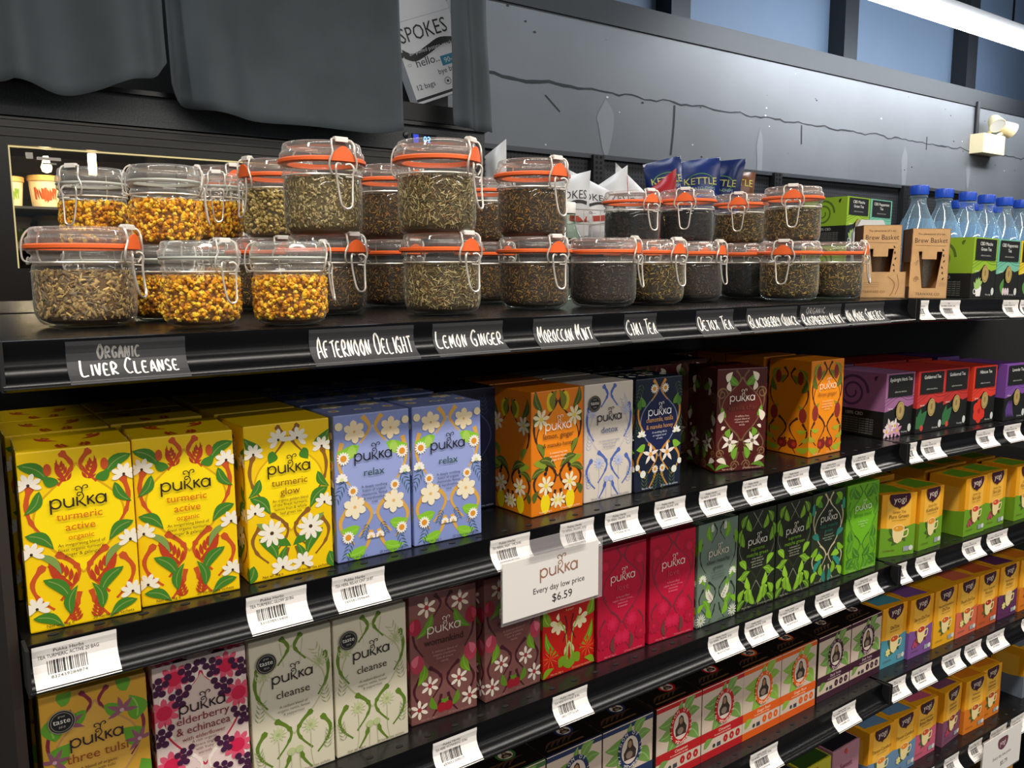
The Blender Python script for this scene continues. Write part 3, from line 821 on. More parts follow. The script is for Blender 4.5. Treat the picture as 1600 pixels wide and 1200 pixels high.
def ancient_meshes(key):
    if key in ANC:
        return ANC[key]
    c, c2, nm = AD[key]
    w, h, dd = .0850, .104, .07
    mb = carton_body(w, h, dd, mat('#cdb9a6', .45))
    acc = mat(c, .42)
    em = MB()

    def emblem(A, x, y, rx, ry, full):
        A.circle(x, y, rx, acc, ry, 26)
        A.circle(x, y, rx * .72, mat('#d8c8b8'), ry * .74, 22)
        A.poly([(x - rx * .5, y - ry * .5), (x + rx * .5, y - ry * .5), (x + rx * .55, y - ry * .1), (x + rx * .3, y + ry * .16), (x + rx * .2, y + ry * .5), (x, y + ry * .62), (x - rx * .2, y + ry * .5), (x - rx * .28, y + ry * .16), (x - rx * .55, y - ry * .1)], mat('#3a2a22'))
        A.circle(x, y + ry * .3, rx * .17, mat('#a07a58'), ry * .2, 10)
        A.circle(x - rx * .05, y - ry * .25, rx * .3, mat('#8a7868'), ry * .2, 10)
        if full:
            for s, a0, a1 in (('WISDOM OF THE', 205, -25), ('ANCIENTS', 232, 308)):
                for i, ch in enumerate(s):
                    if ch == ' ':
                        continue
                    a = R(a0 + (a1 - a0) * i / (len(s) - 1))
                    top = a1 < a0
                    px, py = x + rx * .86 * math.cos(a), y + ry * .87 * math.sin(a)
                    rot = a - PI / 2 if top else a + PI / 2
                    q = -.03
                    A.text(ch, px - q * math.sin(rot) * -1 * 0, py - .02, .075, mat(c2), 1, None, rot * .8)

    A = Art(mb, (-w / 2, -dd / 2, 0), (1, 0, 0), (0, 0, 1), w, h, w)
    A.rect(0, 1.14, 1, 1.21, acc)
    A.rect(0, 0, 1, .13, acc)
    lg = mat('#6f9446') if key != 'orange' else mat('#86ac3a')
    for x, y, a, L, ww in ((.45, 1.0, 190, .42, .2), (.42, .85, 200, .4, .2), (.4, .72, 240, .34, .22), (.62, 1.0, 40, .3, .18), (.62, .72, -40, .42, .24), (.66, .9, 10, .3, .16), (.55, 1.0, 90, .2, .1)):
        A.leaf(x, y, a, L, ww, lg, mat('#8fb368'))
    A.rect(0, .32, 1, .47, acc)
    A.text(nm, .55, .39, .07, mat(c2))
    A.text('16 compostable tea bags', .5, .345, .04, mat(c2))
    for i in range(3):
        A.circle(.58 + .15 * i, .225, .055, acc, .065, 14)
        A.text('%s' % '100'[i], .58 + .15 * i, .2, .06, mat(c2))
    A.leaf(.06, .2, 30, .24, .12, lg)
    A.circle(.3, .19, .035, mat('#2c3a2c'), n=10)
    A.rect(.37, .15, .46, .22, mat('#3a3c48'))
    emblem(Art(em, (-w / 2, -dd / 2, 0), (1, 0, 0), (0, 0, 1), w, h, w, base=1.1e-3), .52, .80, .23, .29, True)
    A = Art(mb, (-w / 2, -dd / 2, h), (1, 0, 0), (0, 1, 0), w, dd, w)
    A.rect(0, 0, 1, .03, acc)
    A.rect(0, .03, 1, .84, mat('#16100d', .4))
    for i in range(5):
        A.leaf(.1 + .1 * i, .15, 20, .35, .035, mat('#4a3020'))
    A.rect(.1, .1, .75, .13, mat('#6a4c2c'))
    emblem(A, .62, .4, .15, .13, False)
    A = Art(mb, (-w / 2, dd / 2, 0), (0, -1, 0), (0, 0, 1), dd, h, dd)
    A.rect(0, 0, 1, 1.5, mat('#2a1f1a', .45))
    ANC[key] = (mb.mesh('carton'), em.mesh('oval_emblem'))
    return ANC[key]


def ancient(key, label, x, y, z, yaw=0, group='cream oval-emblem tea boxes'):
    w, dd = .0850, .07
    body, em = ancient_meshes(key)
    c = Vector((x, y, 0)) + Matrix.Rotation(R(yaw), 3, 'Z') @ Vector((w / 2, dd / 2, 0))
    t = thing('tea_box', label, 'tea box', group=group)
    place(t, 'L', (c.x, c.y, z), R(yaw))
    link(body, 'carton', t)
    link(em, 'oval_emblem', t)
    return t


# ---------------------------------------------------------------- black cartons with a coloured wavy lid
CBD = {}
CD = {'green': ('#8fb42a', '#4f6a1c', 'CBD Matcha', 'Green Tea', 'mug'), 'teal': ('#6fb59a', '#3f7a68', 'CBD Peppermint', 'Tea', 'pods'), 'yellow': ('#d8c02c', '#8a7a1c', 'CBD Turmeric', 'Tea', 'pods'), 'purple': ('#9c6690', '#5c3660', 'Eyebright Herb Tea', '', 'lily'),
      'red': ('#c23430', '#7e1a1c', 'Goldenrod Tea', '', 'cactus'), 'red2': ('#b8302c', '#7e1a1c', 'Goldenrod Tea', '', 'cactus'), 'scarlet': ('#d83a24', '#8c1f18', 'Hibiscus Tea', '', 'hibiscus'), 'violet': ('#7a4a9c', '#45286a', 'Lavender Tea', '', 'lavender')}


def cbd_meshes(key):
    if key in CBD:
        return CBD[key]
    c, c2, l1, l2, pic = CD[key]
    w, h, dd = .083, .1025, .105
    blk = mat('#161716', .4)
    mb = carton_body(w, h, dd, blk)
    top, line = mat(c, .42), mat(c2)
    A = Art(mb, (-w / 2, -dd / 2, 0), (1, 0, 0), (0, 0, 1), w, h, w)
    A.poly([(0, 1.24), (0, .50), (.15, .52), (.32, .56), (.40, .62), (.48, .69), (.58, .68), (.66, .60), (.8, .56), (1, .60), (1, 1.24)], top, False)
    for k in range(3):
        A.line([(0, .6 + .07 * k), (.25, .7 + .06 * k), (.5, .78 + .05 * k), (.75, .7 + .05 * k), (1, .7 + .06 * k)], .012, line)
    A.text('ORGANIC', .2, .54, .04, mat('#e8e4d8'))
    if pic == 'mug':
        A.circle(.3, .2, .13, mat('#e8e8e4'), .1)
        A.poly([(.18, .2), (.22, .04), (.4, .04), (.43, .2)], mat('#e8e8e4'), False)
        A.ring(.16, .14, .06, .06, .02, mat('#e8e8e4'))
        for a in (40, 70, 90, 115, 145):
            A.leaf(.3, .2, a, .24, .1, mat('#9cbf6a'))
    elif pic == 'lily':
        for i, cc in enumerate(('#e6c8d4', '#e0d4d0', '#d8a4bc', '#e6dcd8', '#c890b0')):
            A.flower(.12 + .09 * i, .12 + .1 * (i % 2), .17, 5, mat(cc), mat('#d8b23c'), .45, 90 + 20 * i)
    elif pic == 'cactus':
        for a in (60, 95, 130):
            A.leaf(.2, .1, a, .4, .2, mat('#2f6a3c'))
        A.circle(.22, .1, .06, mat('#c84838'))
    elif pic == 'hibiscus':
        A.flower(.34, .28, .27, 6, mat('#d8301c'), mat('#a81c14'), .8)
    elif pic == 'lavender':
        for i in range(5):
            A.leaf(.14 + .08 * i, .06, 80 + 6 * i, .4, .08, mat('#56387a'))
    else:
        A.leaf(.3, .08, 80, .34, .16, mat('#4f8a34'))
        for i in range(3):
            A.circle(.36 + .1 * i, .14, .05, mat('#d8c4c8'), .08)
    A.circle(.9, .14, .06, mat('#cfd2cc'), .08)
    A.text('18 tea bags', .72, .06, .05, mat('#c8c8c0'))
    for o, u, ww in (((-w / 2, dd / 2, 0), (0, -1, 0), dd),):
        A = Art(mb, o, u, (0, 0, 1), ww, h, ww)
        A.rect(0, .40, 1, 1, top)
        A.swirl(.45, .66, .27, line, 2.2, .045)
        A.swirl(.45, .66, .40, line, .6, .03, 1)
        for x, y, a in ((.1, .55, 40), (.16, .8, 100), (.8, .55, 140), (.82, .85, 60), (.1, .72, 70)):
            A.leaf(x, y, a, .1, .05, line)
        A.text('100% CBD', .5, .31, .07, mat('#c8c8c0'))
        for k in range(7):
            A.text('Organic tea leaves and herbs, grown with care', .5, .25 - .036 * k, .035, mat('#8f908a'), 1, .8)
    A = Art(mb, (-w / 2, -dd / 2, h), (1, 0, 0), (0, 1, 0), w, dd, w)
    A.rect(0, 0, 1, 1.3, top)
    pl = MB()
    A = Art(pl, (-w / 2, -dd / 2, 0), (1, 0, 0), (0, 0, 1), w, h, w, base=1.0e-3)
    A.rect(.08, .78, .93, 1.21, blk)
    A.text(l1, .5, 1.08, .1, mat('#ecece4'), 1, .76)
    if l2:
        A.text(l2, .5, .97, .1, mat('#ecece4'))
    A.text('caffeine free herbal tea', .5, .86, .045, mat('#b8b8b0'))
    sl = MB()
    A = Art(sl, (-w / 2, -dd / 2, 0), (1, 0, 0), (0, 0, 1), w, h, w, base=1.4e-3)
    A.circle(.52, .50, .14, mat('#b39a5c', .4), .18, 22)
    A.ring(.52, .50, .115, .15, .012, mat('#7e6a3c'))
    A.circle(.52, .52, .04, mat('#8a7546'), .07)
    CBD[key] = (mb.mesh('carton'), pl.mesh('name_panel'), sl.mesh('gold_medallion'))
    return CBD[key]


def cbd(key, label, x, y, z, yaw=0, group=None, letters=True):
    w, dd = .083, .105
    body, p, s = cbd_meshes(key)
    c = Vector((x, y, 0)) + Matrix.Rotation(R(yaw), 3, 'Z') @ Vector((w / 2, dd / 2, 0))
    t = thing('tea_box', label, 'tea box', group=group)
    place(t, 'R', (c.x, c.y, z), R(yaw))
    link(body, 'carton', t)
    if letters:
        link(p, 'name_panel', t)
        link(s, 'gold_medallion', t)
    return t

# ================================================================ THE ROOM
WALLM = mat('#6f7276', .5, noise=.10, nscale=2.2, bump=.25, name='painted_block_wall')
UPM = mat('#5b6b80', .55, noise=.08, nscale=1.5, name='blue_grey_upper_wall')
DARKW = mat('#11151a', .55, name='dark_trim_paint')


def slab(name, a, b, m):
    return struct(MB().span(a, b, m).build(name))


slab('floor', (-5, -5, -1.30), (13, 2.75, -1.25), mat('#4b4844', .35, noise=.2, nscale=3))
slab('ceiling', (-5, -5, 2.45), (13, 2.75, 2.5), mat('#3d4652', .7))
slab('wall_left', (-5.1, -5, -1.25), (-5, 2.75, 2.45), mat('#575a5e', .6))
slab('wall_right', (13, -5, -1.25), (13.1, 2.75, 2.45), mat('#575a5e', .6))
wb = MB().span((-5, 2.2, -1.25), (13, 2.75, 1.325), WALLM)
# mortar cracks and filler smears on the painted blocks (drawn on the wall, x right, z up)
A = Art(wb, (0, 2.2, 0), (1, 0, 0), (0, 0, 1), 12, 1.36, 1, base=8e-4)
CR, SM = mat('#2c2e31', .8), mat('#808388', .6)
rnd = random.Random(4)
pts = []
for i in range(150):
    x = 1.7 + i * .04
    pts.append((x, 1.04 + .006 * rnd.uniform(-1, 1) + .004 * math.sin(i)))
ws = []
for i in range(len(pts)):
    k = max(0, 1 - abs(i - 14) / 8)
    ws.append((.002 + .004 * abs(math.sin(i * .21)) * rnd.random() + k * .010 * rnd.uniform(.4, 1), .002 + .003 * rnd.random() + k * .006 * rnd.uniform(.2, 1)))
for i in range(len(pts) - 1):
    (x0, z0), (x1, z1) = pts[i], pts[i + 1]
    A.poly([(x0, z0 - ws[i][0]), (x1, z1 - ws[i + 1][0]), (x1, z1 + ws[i + 1][1]), (x0, z0 + ws[i][1])], CR)
A.line([(3.06, 1.03), (3.055, .92), (3.04, .80)], .012, CR)
A.line([(4.05, 1.03), (4.055, .93)], .010, CR)
A.line([(5.35, 1.08), (5.35, 1.0)], .012, CR)
A.line([(2.28, .99), (2.36, .93)], .006, CR)
for x0, w, z0, z1 in ((2.62, .10, .78, 1.01), (3.70, .05, .72, .98), (5.10, .07, .74, 1.0), (5.9, .06, .8, .98)):
    A.poly(smooth([(x0, z1), (x0 - w * .5, z1 - .08), (x0 - w * .4, (z0 + z1) / 2), (x0 - .01, z0), (x0 + .02, z0), (x0 + w * .5, (z0 + z1) / 2), (x0 + w * .45, z1 - .05), (x0, z1)])[:-1], SM)
for i in range(40):
    x, z = rnd.uniform(2, 7), rnd.uniform(.75, 1.34)
    r = rnd.uniform(.003, .009)
    A.circle(x, z, r, CR if rnd.random() < .7 else mat('#c8cacc'), r * .6, 7)
for i in range(9):
    A.circle(1.93 + .05 * (i % 2), .8 + .06 * i, .004, mat('#c8cacc'), n=7)
struct(wb.build('wall_back'))
slab('wall_upper', (-5, 2.55, 1.325), (13, 2.75, 2.45), UPM)
slab('trim_1', (-5, 2.19, 1.325), (13, 2.55, 1.43), DARKW)
for k, x in enumerate((.35, 1.85, 3.35, 4.85, 6.35, 7.85)):
    slab('trim_%d' % (k + 2), (x - .07, 2.44, 1.43), (x + .07, 2.55, 2.45), DARKW)

# ================================================================ SHELVING
LIP = [(-.013, -.0325), (-.0125, -.030), (-.0075, -.027), (-.0025, -.0225), (.0005, -.0165), (.001, -.010), (-.0002, -.004), (0, 0)]
ZL = {1: .221, 2: 0, 3: -.1935, 4: -.389, 5: -.590, 6: -.790}


def lip_at(s, d=0):
    """point on the ticket channel, s metres above its lower edge"""
    for (y0, z0), (y1, z1) in zip(LIP, LIP[1:]):
        l = math.hypot(y1 - y0, z1 - z0)
        if s <= l:
            break
        s -= l
    t = min(1, s / l)
    return y0 + (y1 - y0) * t - (z1 - z0) / l * d, z0 + (z1 - z0) * t + (y1 - y0) / l * d


LIPLEN = sum(math.hypot(b[0] - a[0], b[1] - a[1]) for a, b in zip(LIP, LIP[1:]))


def shelf(bay, k, x0, x1, label, y1=.43):
    t = thing('store_shelf', label, 'shelf', group='black shelves of the ' + ('left' if bay == 'L' else 'right') + ' bay')
    d = MB().span((x0, .002, -.026), (x1, y1, 0), BLACK)
    hole = mat('#020202', .9)
    A = Art(d, (x0, 0, 0), (1, 0, 0), (0, 1, 0), x1 - x0, y1, 1, base=3e-4)
    for i in range(int((x1 - x0) / .032)):
        A.circle(.02 + i * .032, .013, .004, hole, .0025, 8)
        if k == 1:
            A.circle(.02 + i * .032, .05, .004, hole, .0025, 8)
    do = d.build('deck')
    prof = LIP[::-1] + [(-.010, -.0345), (.003, -.032), (.0035, -.002), (.001, .0004)]
    p = MB().extrude_x(prof, x0, x1, mat('#08080a', .23, spec=.2, name='glossy_black_channel'))
    po = p.build('price_rail', None, True)
    for o in (do, po):
        o.parent = t
    MB().span((x0 - .001, -.012, -.034), (x0 + .0015, .012, .001), BLACKM).build('end_cap', t)
    MB().span((x1 - .0015, -.012, -.034), (x1 + .001, .012, .001), BLACKM).build('end_cap', t)
    place(t, bay, (0, 0, ZL[k]))
    return t


NTH = {1: 'top', 2: 'second', 3: 'third', 4: 'fourth', 5: 'fifth', 6: 'lowest'}
for k in range(1, 7):
    shelf('L', k, .056, 1.2325 + .0236 * min(ZL[k], 0), 'glossy black %s shelf of the left bay with curved ticket rail' % NTH[k])
    shelf('R', k, 1.2385, 2.45, 'glossy black %s shelf of the right bay, beyond the rail gap' % NTH[k])
t = thing('shelving_frame', 'black steel shelving back panel and uprights behind the tea boxes', 'shelving')
MB().span((.05, .437, -1.2), (3.0, .45, .194), BLACKM).build('back_panel', t)
MB().span((.047, .02, -1.2), (.054, .437, .17), mat('#2a2019', .6)).build('end_panel', t)
MB().span((.05, .0, -1.25), (3.0, .445, -1.2), BLACKM).build('base_plinth', t)
t = thing('store_shelf', 'black top shelf at the rear, back to back with the jar shelf', 'shelf')
MB().span((.0, .455, .195), (3.0, .90, .2215), BLACK).build('deck', t)
for x in (.1, 1.3, 2.5):
    MB().span((x, .86, -1.25), (x + .04, .90, .195), BLACKM).build('post', t)

# ---------------------------------------------------------------- tickets on the rails
_pt = {}


def ticket_mesh(w, seed, lines, chalk=None, full=True):
    mb = MB()
    s0 = .0015 if not chalk else .0005
    h = LIPLEN - s0 - .002

    def fn(x, s, d):
        y, z = lip_at(s0 + s, .0004 + d)
        return Vector((x, y, z))
    paper = mat('#e6e1dc', .5, name='ticket_paper') if not chalk else mat('#2a2a2c', .55, name='chalk_card')
    n = 12
    for i in range(n):
        a, b = h * i / n, h * (i + 1) / n
        q = [fn(0, a, 0), fn(w, a, 0), fn(w, b, 0), fn(0, b, 0)]
        k = [fn(0, a, -.0003), fn(w, a, -.0003), fn(w, b, -.0003), fn(0, b, -.0003)]
        mb.add(q + k, [(0, 1, 2, 3), (7, 6, 5, 4), (0, 3, 7, 4), (1, 5, 6, 2)], paper)
    A = Art(mb, (0, 0, 0), (1, 0, 0), (0, 0, 1), w, h, 1, fn, base=1.5e-4)
    if chalk:
        return mb, A, h
    r = random.Random(seed)
    y = h * .82
    for i, tx in enumerate(lines):
        A.text(tx, w * .42, y - .0042 * i, .0042 if i else .004, mat('#3a3434'), 1, w * .72)
    x = w * .16
    while x < w * .62:
        b = r.choice((.0005, .0005, .001, .0014))
        for j in range(3):
            A.rect(x, h * (.34 + .1 * j), x + b, h * (.44 + .1 * j), mat('#28282a'))
            A.k -= 1
        A.k += 1
        x += b + r.choice((.0005, .0007, .0011))
    A.text('%d%011d' % (r.randint(1, 9), r.randint(0, 10 ** 11 - 1)), w * .4, h * .24, .0034, mat('#3a3434'), 1.2, w * .5)
    return mb


TK = {('L', 2): ([(.06, .117), (.217, .27), (.294, .346), (.465, .515), (.556, .604), (.621, .672), (.699, .751), (.776, .827), (.858, .908), (.941, .999), (1.027, 1.086), (1.103, 1.161)],
                 ['TEA TURMERIC ACTIVE 20 BAG', 'TEA TURMERIC GLOW 20 BG', 'TEA HERB, RELAX CINT 20 BT', 'TEA HERBAL NIGHT TIME 20 BG']),
      ('L', 3): ([(.394, .446), (.546, .596), (.8, .859), (.872, .929), (.944, 1.002), (1.028, 1.086), (1.125, 1.188)], ['TEA HERB WOMANKIND 20 BG', 'TEA HERB REVITALISE 20 BG']),
      ('L', 4): ([(.893, .953), (1.085, 1.146)], []),
      ('R', 1): ([(1.242, 1.284), (1.318, 1.379), (1.522, 1.579), (1.585, 1.637)], []),
      ('R', 2): ([(1.243, 1.28), (1.293, 1.352), (1.467, 1.53), (1.565, 1.628)], []),
      ('R', 3): ([(1.243, 1.276), (1.303, 1.363), (1.451, 1.515), (1.537, 1.613)], []),
      ('R', 4): ([(1.243, 1.299), (1.317, 1.379), (1.413, 1.475), (1.49, 1.549), (1.569, 1.635), (1.705, 1.767)], []),
      ('R', 5): ([(1.367, 1.415), (1.45, 1.5), (1.535, 1.585), (1.617, 1.681), (1.698, 1.763)], [])}
ORD = ['leftmost', 'second', 'third', 'fourth', 'fifth', 'sixth', 'seventh', 'eighth', 'ninth', 'tenth', 'eleventh', 'twelfth']
seed = 0
for (bay, k), (L, names) in TK.items():
    for i, (a, b) in enumerate(L):
        seed += 1
        o = ticket_mesh(b - a, seed, ['Pukka Herbs' if bay == 'L' else 'Tea', names[i] if i < len(names) else 'TEA HERBAL ORGANIC 20 BG']).build('price_ticket')
        tag(o, 'white barcode ticket on the %s shelf rail of the %s bay, %s' % (NTH[k], 'left' if bay == 'L' else 'right', ORD[i] + (' from the left' if i else ' one')), 'price tag', 'white price tickets on the shelf rails')
        place(o, bay, (a, 0, ZL[k]))

GLY = {'A': [[(0, 0), (.3, 1), (.65, 0)], [(.1, .35), (.55, .4)]], 'B': [[(0, 0), (.03, 1), (.5, .85), (.45, .6), (.08, .52), (.55, .35), (.5, .08), (0, 0)]], 'C': [[(.6, .9), (.3, 1), (.02, .5), (.25, .02), (.62, .12)]],
       'D': [[(.05, 0), (.0, .95), (.45, .9), (.65, .5), (.45, .1), (0, 0)]], 'E': [[(.55, .95), (.05, .9), (.02, .05), (.55, .05)], [(.04, .5), (.45, .52)]], 'F': [[(.55, .98), (.05, .92), (.0, 0)], [(.03, .5), (.42, .52)]],
       'G': [[(.6, .88), (.3, 1), (.02, .5), (.25, .02), (.58, .12), (.58, .45), (.35, .45)]], 'H': [[(0, 1), (.02, 0)], [(.55, 1), (.55, 0)], [(0, .5), (.55, .52)]], 'I': [[(.1, 1), (.12, 0)]],
       'K': [[(0, 1), (.02, 0)], [(.55, .95), (.05, .45)], [(.15, .55), (.6, 0)]], 'L': [[(.05, 1), (.03, .05), (.6, .05)]], 'M': [[(0, 0), (.1, 1), (.38, .35), (.65, 1), (.75, 0)]], 'N': [[(0, 0), (.05, 1), (.5, .05), (.58, 1)]],
       'O': [[(.3, 1), (.02, .5), (.28, 0), (.58, .5), (.3, 1)]], 'P': [[(0, 0), (.03, 1), (.52, .85), (.45, .5), (.05, .42)]], 'Q': [[(.3, 1), (.02, .5), (.28, 0), (.58, .5), (.3, 1)], [(.35, .25), (.65, -.1)]],
       'R': [[(0, 0), (.03, 1), (.52, .85), (.45, .55), (.06, .45), (.62, 0)]], 'S': [[(.55, .9), (.25, 1), (.08, .72), (.5, .35), (.4, .03), (.0, .1)]], 'T': [[(0, .95), (.65, 1)], [(.32, .97), (.3, 0)]],
       'U': [[(0, 1), (.05, .2), (.3, 0), (.52, .25), (.55, 1)]], 'V': [[(0, 1), (.28, 0), (.56, 1)]], 'W': [[(0, 1), (.2, 0), (.38, .7), (.55, 0), (.75, 1)]], 'X': [[(0, 1), (.55, 0)], [(.55, 1), (0, 0)]],
       'Y': [[(0, 1), (.28, .5)], [(.58, 1), (.2, 0)]], 'Z': [[(0, 1), (.55, .97), (.03, .05), (.6, .03)]], '-': [[(0, .5), (.5, .5)]]}


def chalk_write(A, s, x0, x1, y0, hgt, m, seed, slope=0):
    r = random.Random(seed)
    wds = s.split(' ')
    units = []
    x = 0
    for wd_ in wds:
        for i, ch in enumerate(wd_):
            sc = 1.3 if i == 0 and len(wd_) > 1 else 1
            w = (.9 if ch in 'MW' else .3 if ch == 'I' else .72) * sc
            units.append((ch, x, sc))
            x += w + .22
        x += .6
    k = (x1 - x0) / (x - .82)
    for ch, ux, sc in units:
        for st in GLY[ch]:
            q = [(x0 + (ux + px * sc + r.uniform(-.03, .03)) * k, y0 + (py * (sc * .85 + .05) + r.uniform(-.04, .04)) * hgt + slope * ux * k) for px, py in st]
            A.line(q, .0013 + .0003 * r.random(), m)


CHALK = [((.097, .180), [('ORGANIC', .25, .60, .62, .26, '#8a8884'), ('LIVER CLEANSE', .10, .92, .2, .34, '#efeae2')], 'Organic Liver Cleanse', 'leftmost'),
         ((.281, .382), [('AFTERNOON DELIGHT', .06, .96, .25, .5, '#efeae2')], 'Afternoon Delight', 'below the tall orange-banded stack'), ((.402, .482), [('LEMON GINGER', .04, .97, .3, .42, '#efeae2')], 'Lemon Ginger', ''), ((.520, .599), [('MOROCCAN MINT', .06, .96, .25, .45, '#efeae2')], 'Moroccan Mint', ''),
         ((.646, .696), [('CHAI TEA', .06, .96, .3, .45, '#efeae2')], 'Chai Tea', ''), ((.762, .829), [('DETOX TEA', .05, .92, .28, .42, '#efeae2')], 'Detox Tea', ''), ((.854, .957), [('BLACKBERRY QUACK', .04, .97, .25, .42, '#efeae2')], 'Blackberry', ''),
         ((.964, 1.057), [('ORGANIC', .15, .6, .68, .22, '#8a8884'), ('RASPBERRY MINT', .04, .97, .18, .42, '#efeae2')], 'Raspberry Mint', ''), ((1.066, 1.165), [('NO MORE SNEEZES', .03, .92, .22, .45, '#efeae2')], 'No More Sneezes', '')]
for i, ((a, b), L, nm, ex) in enumerate(CHALK):
    mb, A, h = ticket_mesh(b - a, 0, [], True)
    for j, (s, u0, u1, v0, hh, c) in enumerate(L):
        chalk_write(A, s, u0 * (b - a), u1 * (b - a), v0 * h, hh * h, mat(c, .8), i * 7 + j)
    o = tag(mb.build('chalk_label'), 'dark grey card hand lettered %s in white on the top rail' % nm.upper(), 'label', 'hand lettered cards under the jars')
    place(o, 'L', (a, 0, ZL[1]))

# the hanging price card and its clear sleeve
t = thing('price_card', 'white hanging card reading every day low price $6.59', 'price card', (.468, -.0165, -.0225))
cw, chh = .128, .062
mb = MB().box((cw / 2, 0, -chh / 2), (cw, .0008, chh), WHITE)
A = Art(mb, (0, -.0004, -chh), (1, 0, 0), (0, 0, 1), cw, chh, 1)
logo(A, .073, .037, .051, mat('#9a6e58'))
A.text('Every day low price', .073, .0215, .0088, mat('#3a3836'))
A.text('$6.59', .077, .0078, .0125, mat('#1c1a1a'))
mb.build('card', t)
MB().box((cw / 2 + .003, .0012, -chh / 2 - .0008), (cw + .008, .0008, chh + .006), FILM).build('clear_sleeve', t)
MB().box((cw * .55, -.002, .008), (.075, .0006, .022), FILM).build('clear_hanger', t)
t = thing('price_card', 'white hanging card with a purple crest and a low price, lower right', 'price card')
place(t, 'R', (1.555, -.017, -.588), 0)
mb = MB().box((.075, 0, -.04), (.15, .0008, .08), WHITE)
A = Art(mb, (0, -.0004, -.08), (1, 0, 0), (0, 0, 1), .15, .08, 1)
A.poly(smooth([(.055, .062), (.06, .07), (.09, .07), (.095, .062), (.09, .052), (.075, .046), (.06, .052), (.055, .062)])[:-1], mat('#6a3a4a'), False)
A.text('yogi', .075, .056, .014, mat('#ecdcd8'))
A.text('Every day low price', .075, .032, .0088, mat('#5a5656'))
A.text('$5.79', .085, .014, .0125, mat('#3c3a3a'))
mb.build('card', t)
MB().box((.075, .0012, -.041), (.156, .0008, .086), FILM).build('clear_sleeve', t)

# ================================================================ CLIP-TOP JARS
def ring_pts(r, z, n=40):
    return [(r * math.cos(2 * PI * i / n), r * math.sin(2 * PI * i / n), z) for i in range(n)]


def cyl(r, deg, z):
    return (r * math.cos(R(deg)), r * math.sin(R(deg)), z)


JM = {}
b = MB().lathe([(.0, .0022), (.026, .0015), (.0305, .0005), (.0335, .0022), (.0375, .005), (.0400, .010), (.041, .017), (.041, .048), (.0402, .0522)], GLASS, 48)
b.lathe([(.0402, .0522), (.039, .054), (.0392, .0552), (.0415, .0562), (.0418, .058), (.0405, .0594),
                (.0398, .0608), (.0405, .062), (.0425, .0628), (.0432, .0648), (.0425, .0664), (.0405, .0668)], LIDG, 48)
JM['body'] = b.mesh('glass_body', True)
b = MB().lathe([(.039, .0696), (.0430, .0697), (.0438, .0708), (.0438, .0745), (.0430, .0758), (.0418, .0765), (.0412, .078), (.0408, .0815), (.0398, .0838), (.0382, .0845), (.0368, .0836), (.0355, .0808), (.015, .0803), (.0, .0803)], LIDG, 48)
JM['lid'] = b.mesh('glass_lid', True)
g = MB().lathe([(.036, .0660), (.0436, .0658), (.0456, .0668), (.0456, .0694), (.0436, .0706), (.036, .0704), (.036, .0660)], RUBBER, 48)
vs = []
for i in range(13):
    a = -18 + 36 * i / 12
    hh = .0690 + .0100 * math.cos(PI * (a / 36)) ** 1.1
    for r in (.0446, .0462):
        vs += [cyl(r + .0003, a, .0662), cyl(r + .0003, a, hh)]
fs = []
for i in range(12):
    k = i * 4
    fs += [(k + 2, k + 6, k + 7, k + 3), (k, k + 1, k + 5, k + 4), (k + 1, k + 3, k + 7, k + 5), (k, k + 4, k + 6, k + 2)]
g.add(vs, fs, RUBBER)
JM['gasket'] = g.mesh('rubber_gasket', True)
g2 = MB().lathe([(.036, .0668), (.0430, .0668), (.0438, .0683), (.0430, .0698), (.036, .0698), (.036, .0668)], CREAMR, 40)
JM['gasket_clear'] = g2.mesh('rubber_gasket', True)


def sm3(p, n=4):
    return smooth(p, n)


w = MB()
left = [cyl(.0432, 15, .0549), cyl(.0462, 19, .0597), cyl(.0475, 19, .0659), cyl(.0475, 15.5, .0731), cyl(.0468, 16, .0793), cyl(.044, 15, .0838), cyl(.038, 12, .0852)]
arch = sm3(left + [cyl(.0365, 0, .0853)] + [(x, -y, z) for x, y, z in left[::-1]])
w.tube(arch, .00105, STEEL)
JM['bail'] = w.mesh('bail_wire', True)
w = MB()
LV = mat('#e4ddd2', .3, .6, name='white_clasp_lever')
half = [cyl(.0445, 3, .0632), cyl(.0465, 9, .0638), cyl(.0488, 12, .0602), cyl(.0480, 11, .0516), cyl(.0490, 9, .0382), cyl(.0505, 7, .0286), cyl(.0508, 3, .0250)]
w.tube(sm3(half + [(x, -y, z) for x, y, z in half[::-1]]), .00105, LV)
w.tube([cyl(.0478, 11, .0525), cyl(.0425, 5, .0530)], .0007, LV).tube([cyl(.0478, -11, .0525), cyl(.0425, -5, .0530)], .0007, LV)
JM['lever'] = w.mesh('clasp_lever', True)
w = MB()
w.tube(ring_pts(.0415, .0550), .0009, STEEL, 5, True)
JM['neck'] = w.mesh('neck_wire', True)
w = MB()
half = [cyl(.0425, 180 - 13, .0549), cyl(.0475, 180 - 15, .0573), cyl(.0488, 180 - 14, .0649), cyl(.0478, 180 - 14, .0745), cyl(.044, 180 - 12, .0817), cyl(.0385, 180 - 9, .0848)]
w.tube(sm3(half + [(x, -y, z) for x, y, z in half[::-1]]), .00085, STEEL)
w.tube(sm3([cyl(.0425, 174, .0559), cyl(.0475, 174, .0540), cyl(.0488, 180, .0597), cyl(.0475, 186, .0540), cyl(.0425, 186, .0559)]), .0008, STEEL)
JM['hinge'] = w.mesh('hinge_wire', True)
w = MB().box((.0400, 0, .0862), (.0052, .0145, .0022), mat('#ece8e0', .35, name='white_tab'))
w.box((.0425, 0, .0846), (.0022, .0140, .0034), mat('#ece8e0', .35))
JM['tab'] = w.mesh('lid_tab')


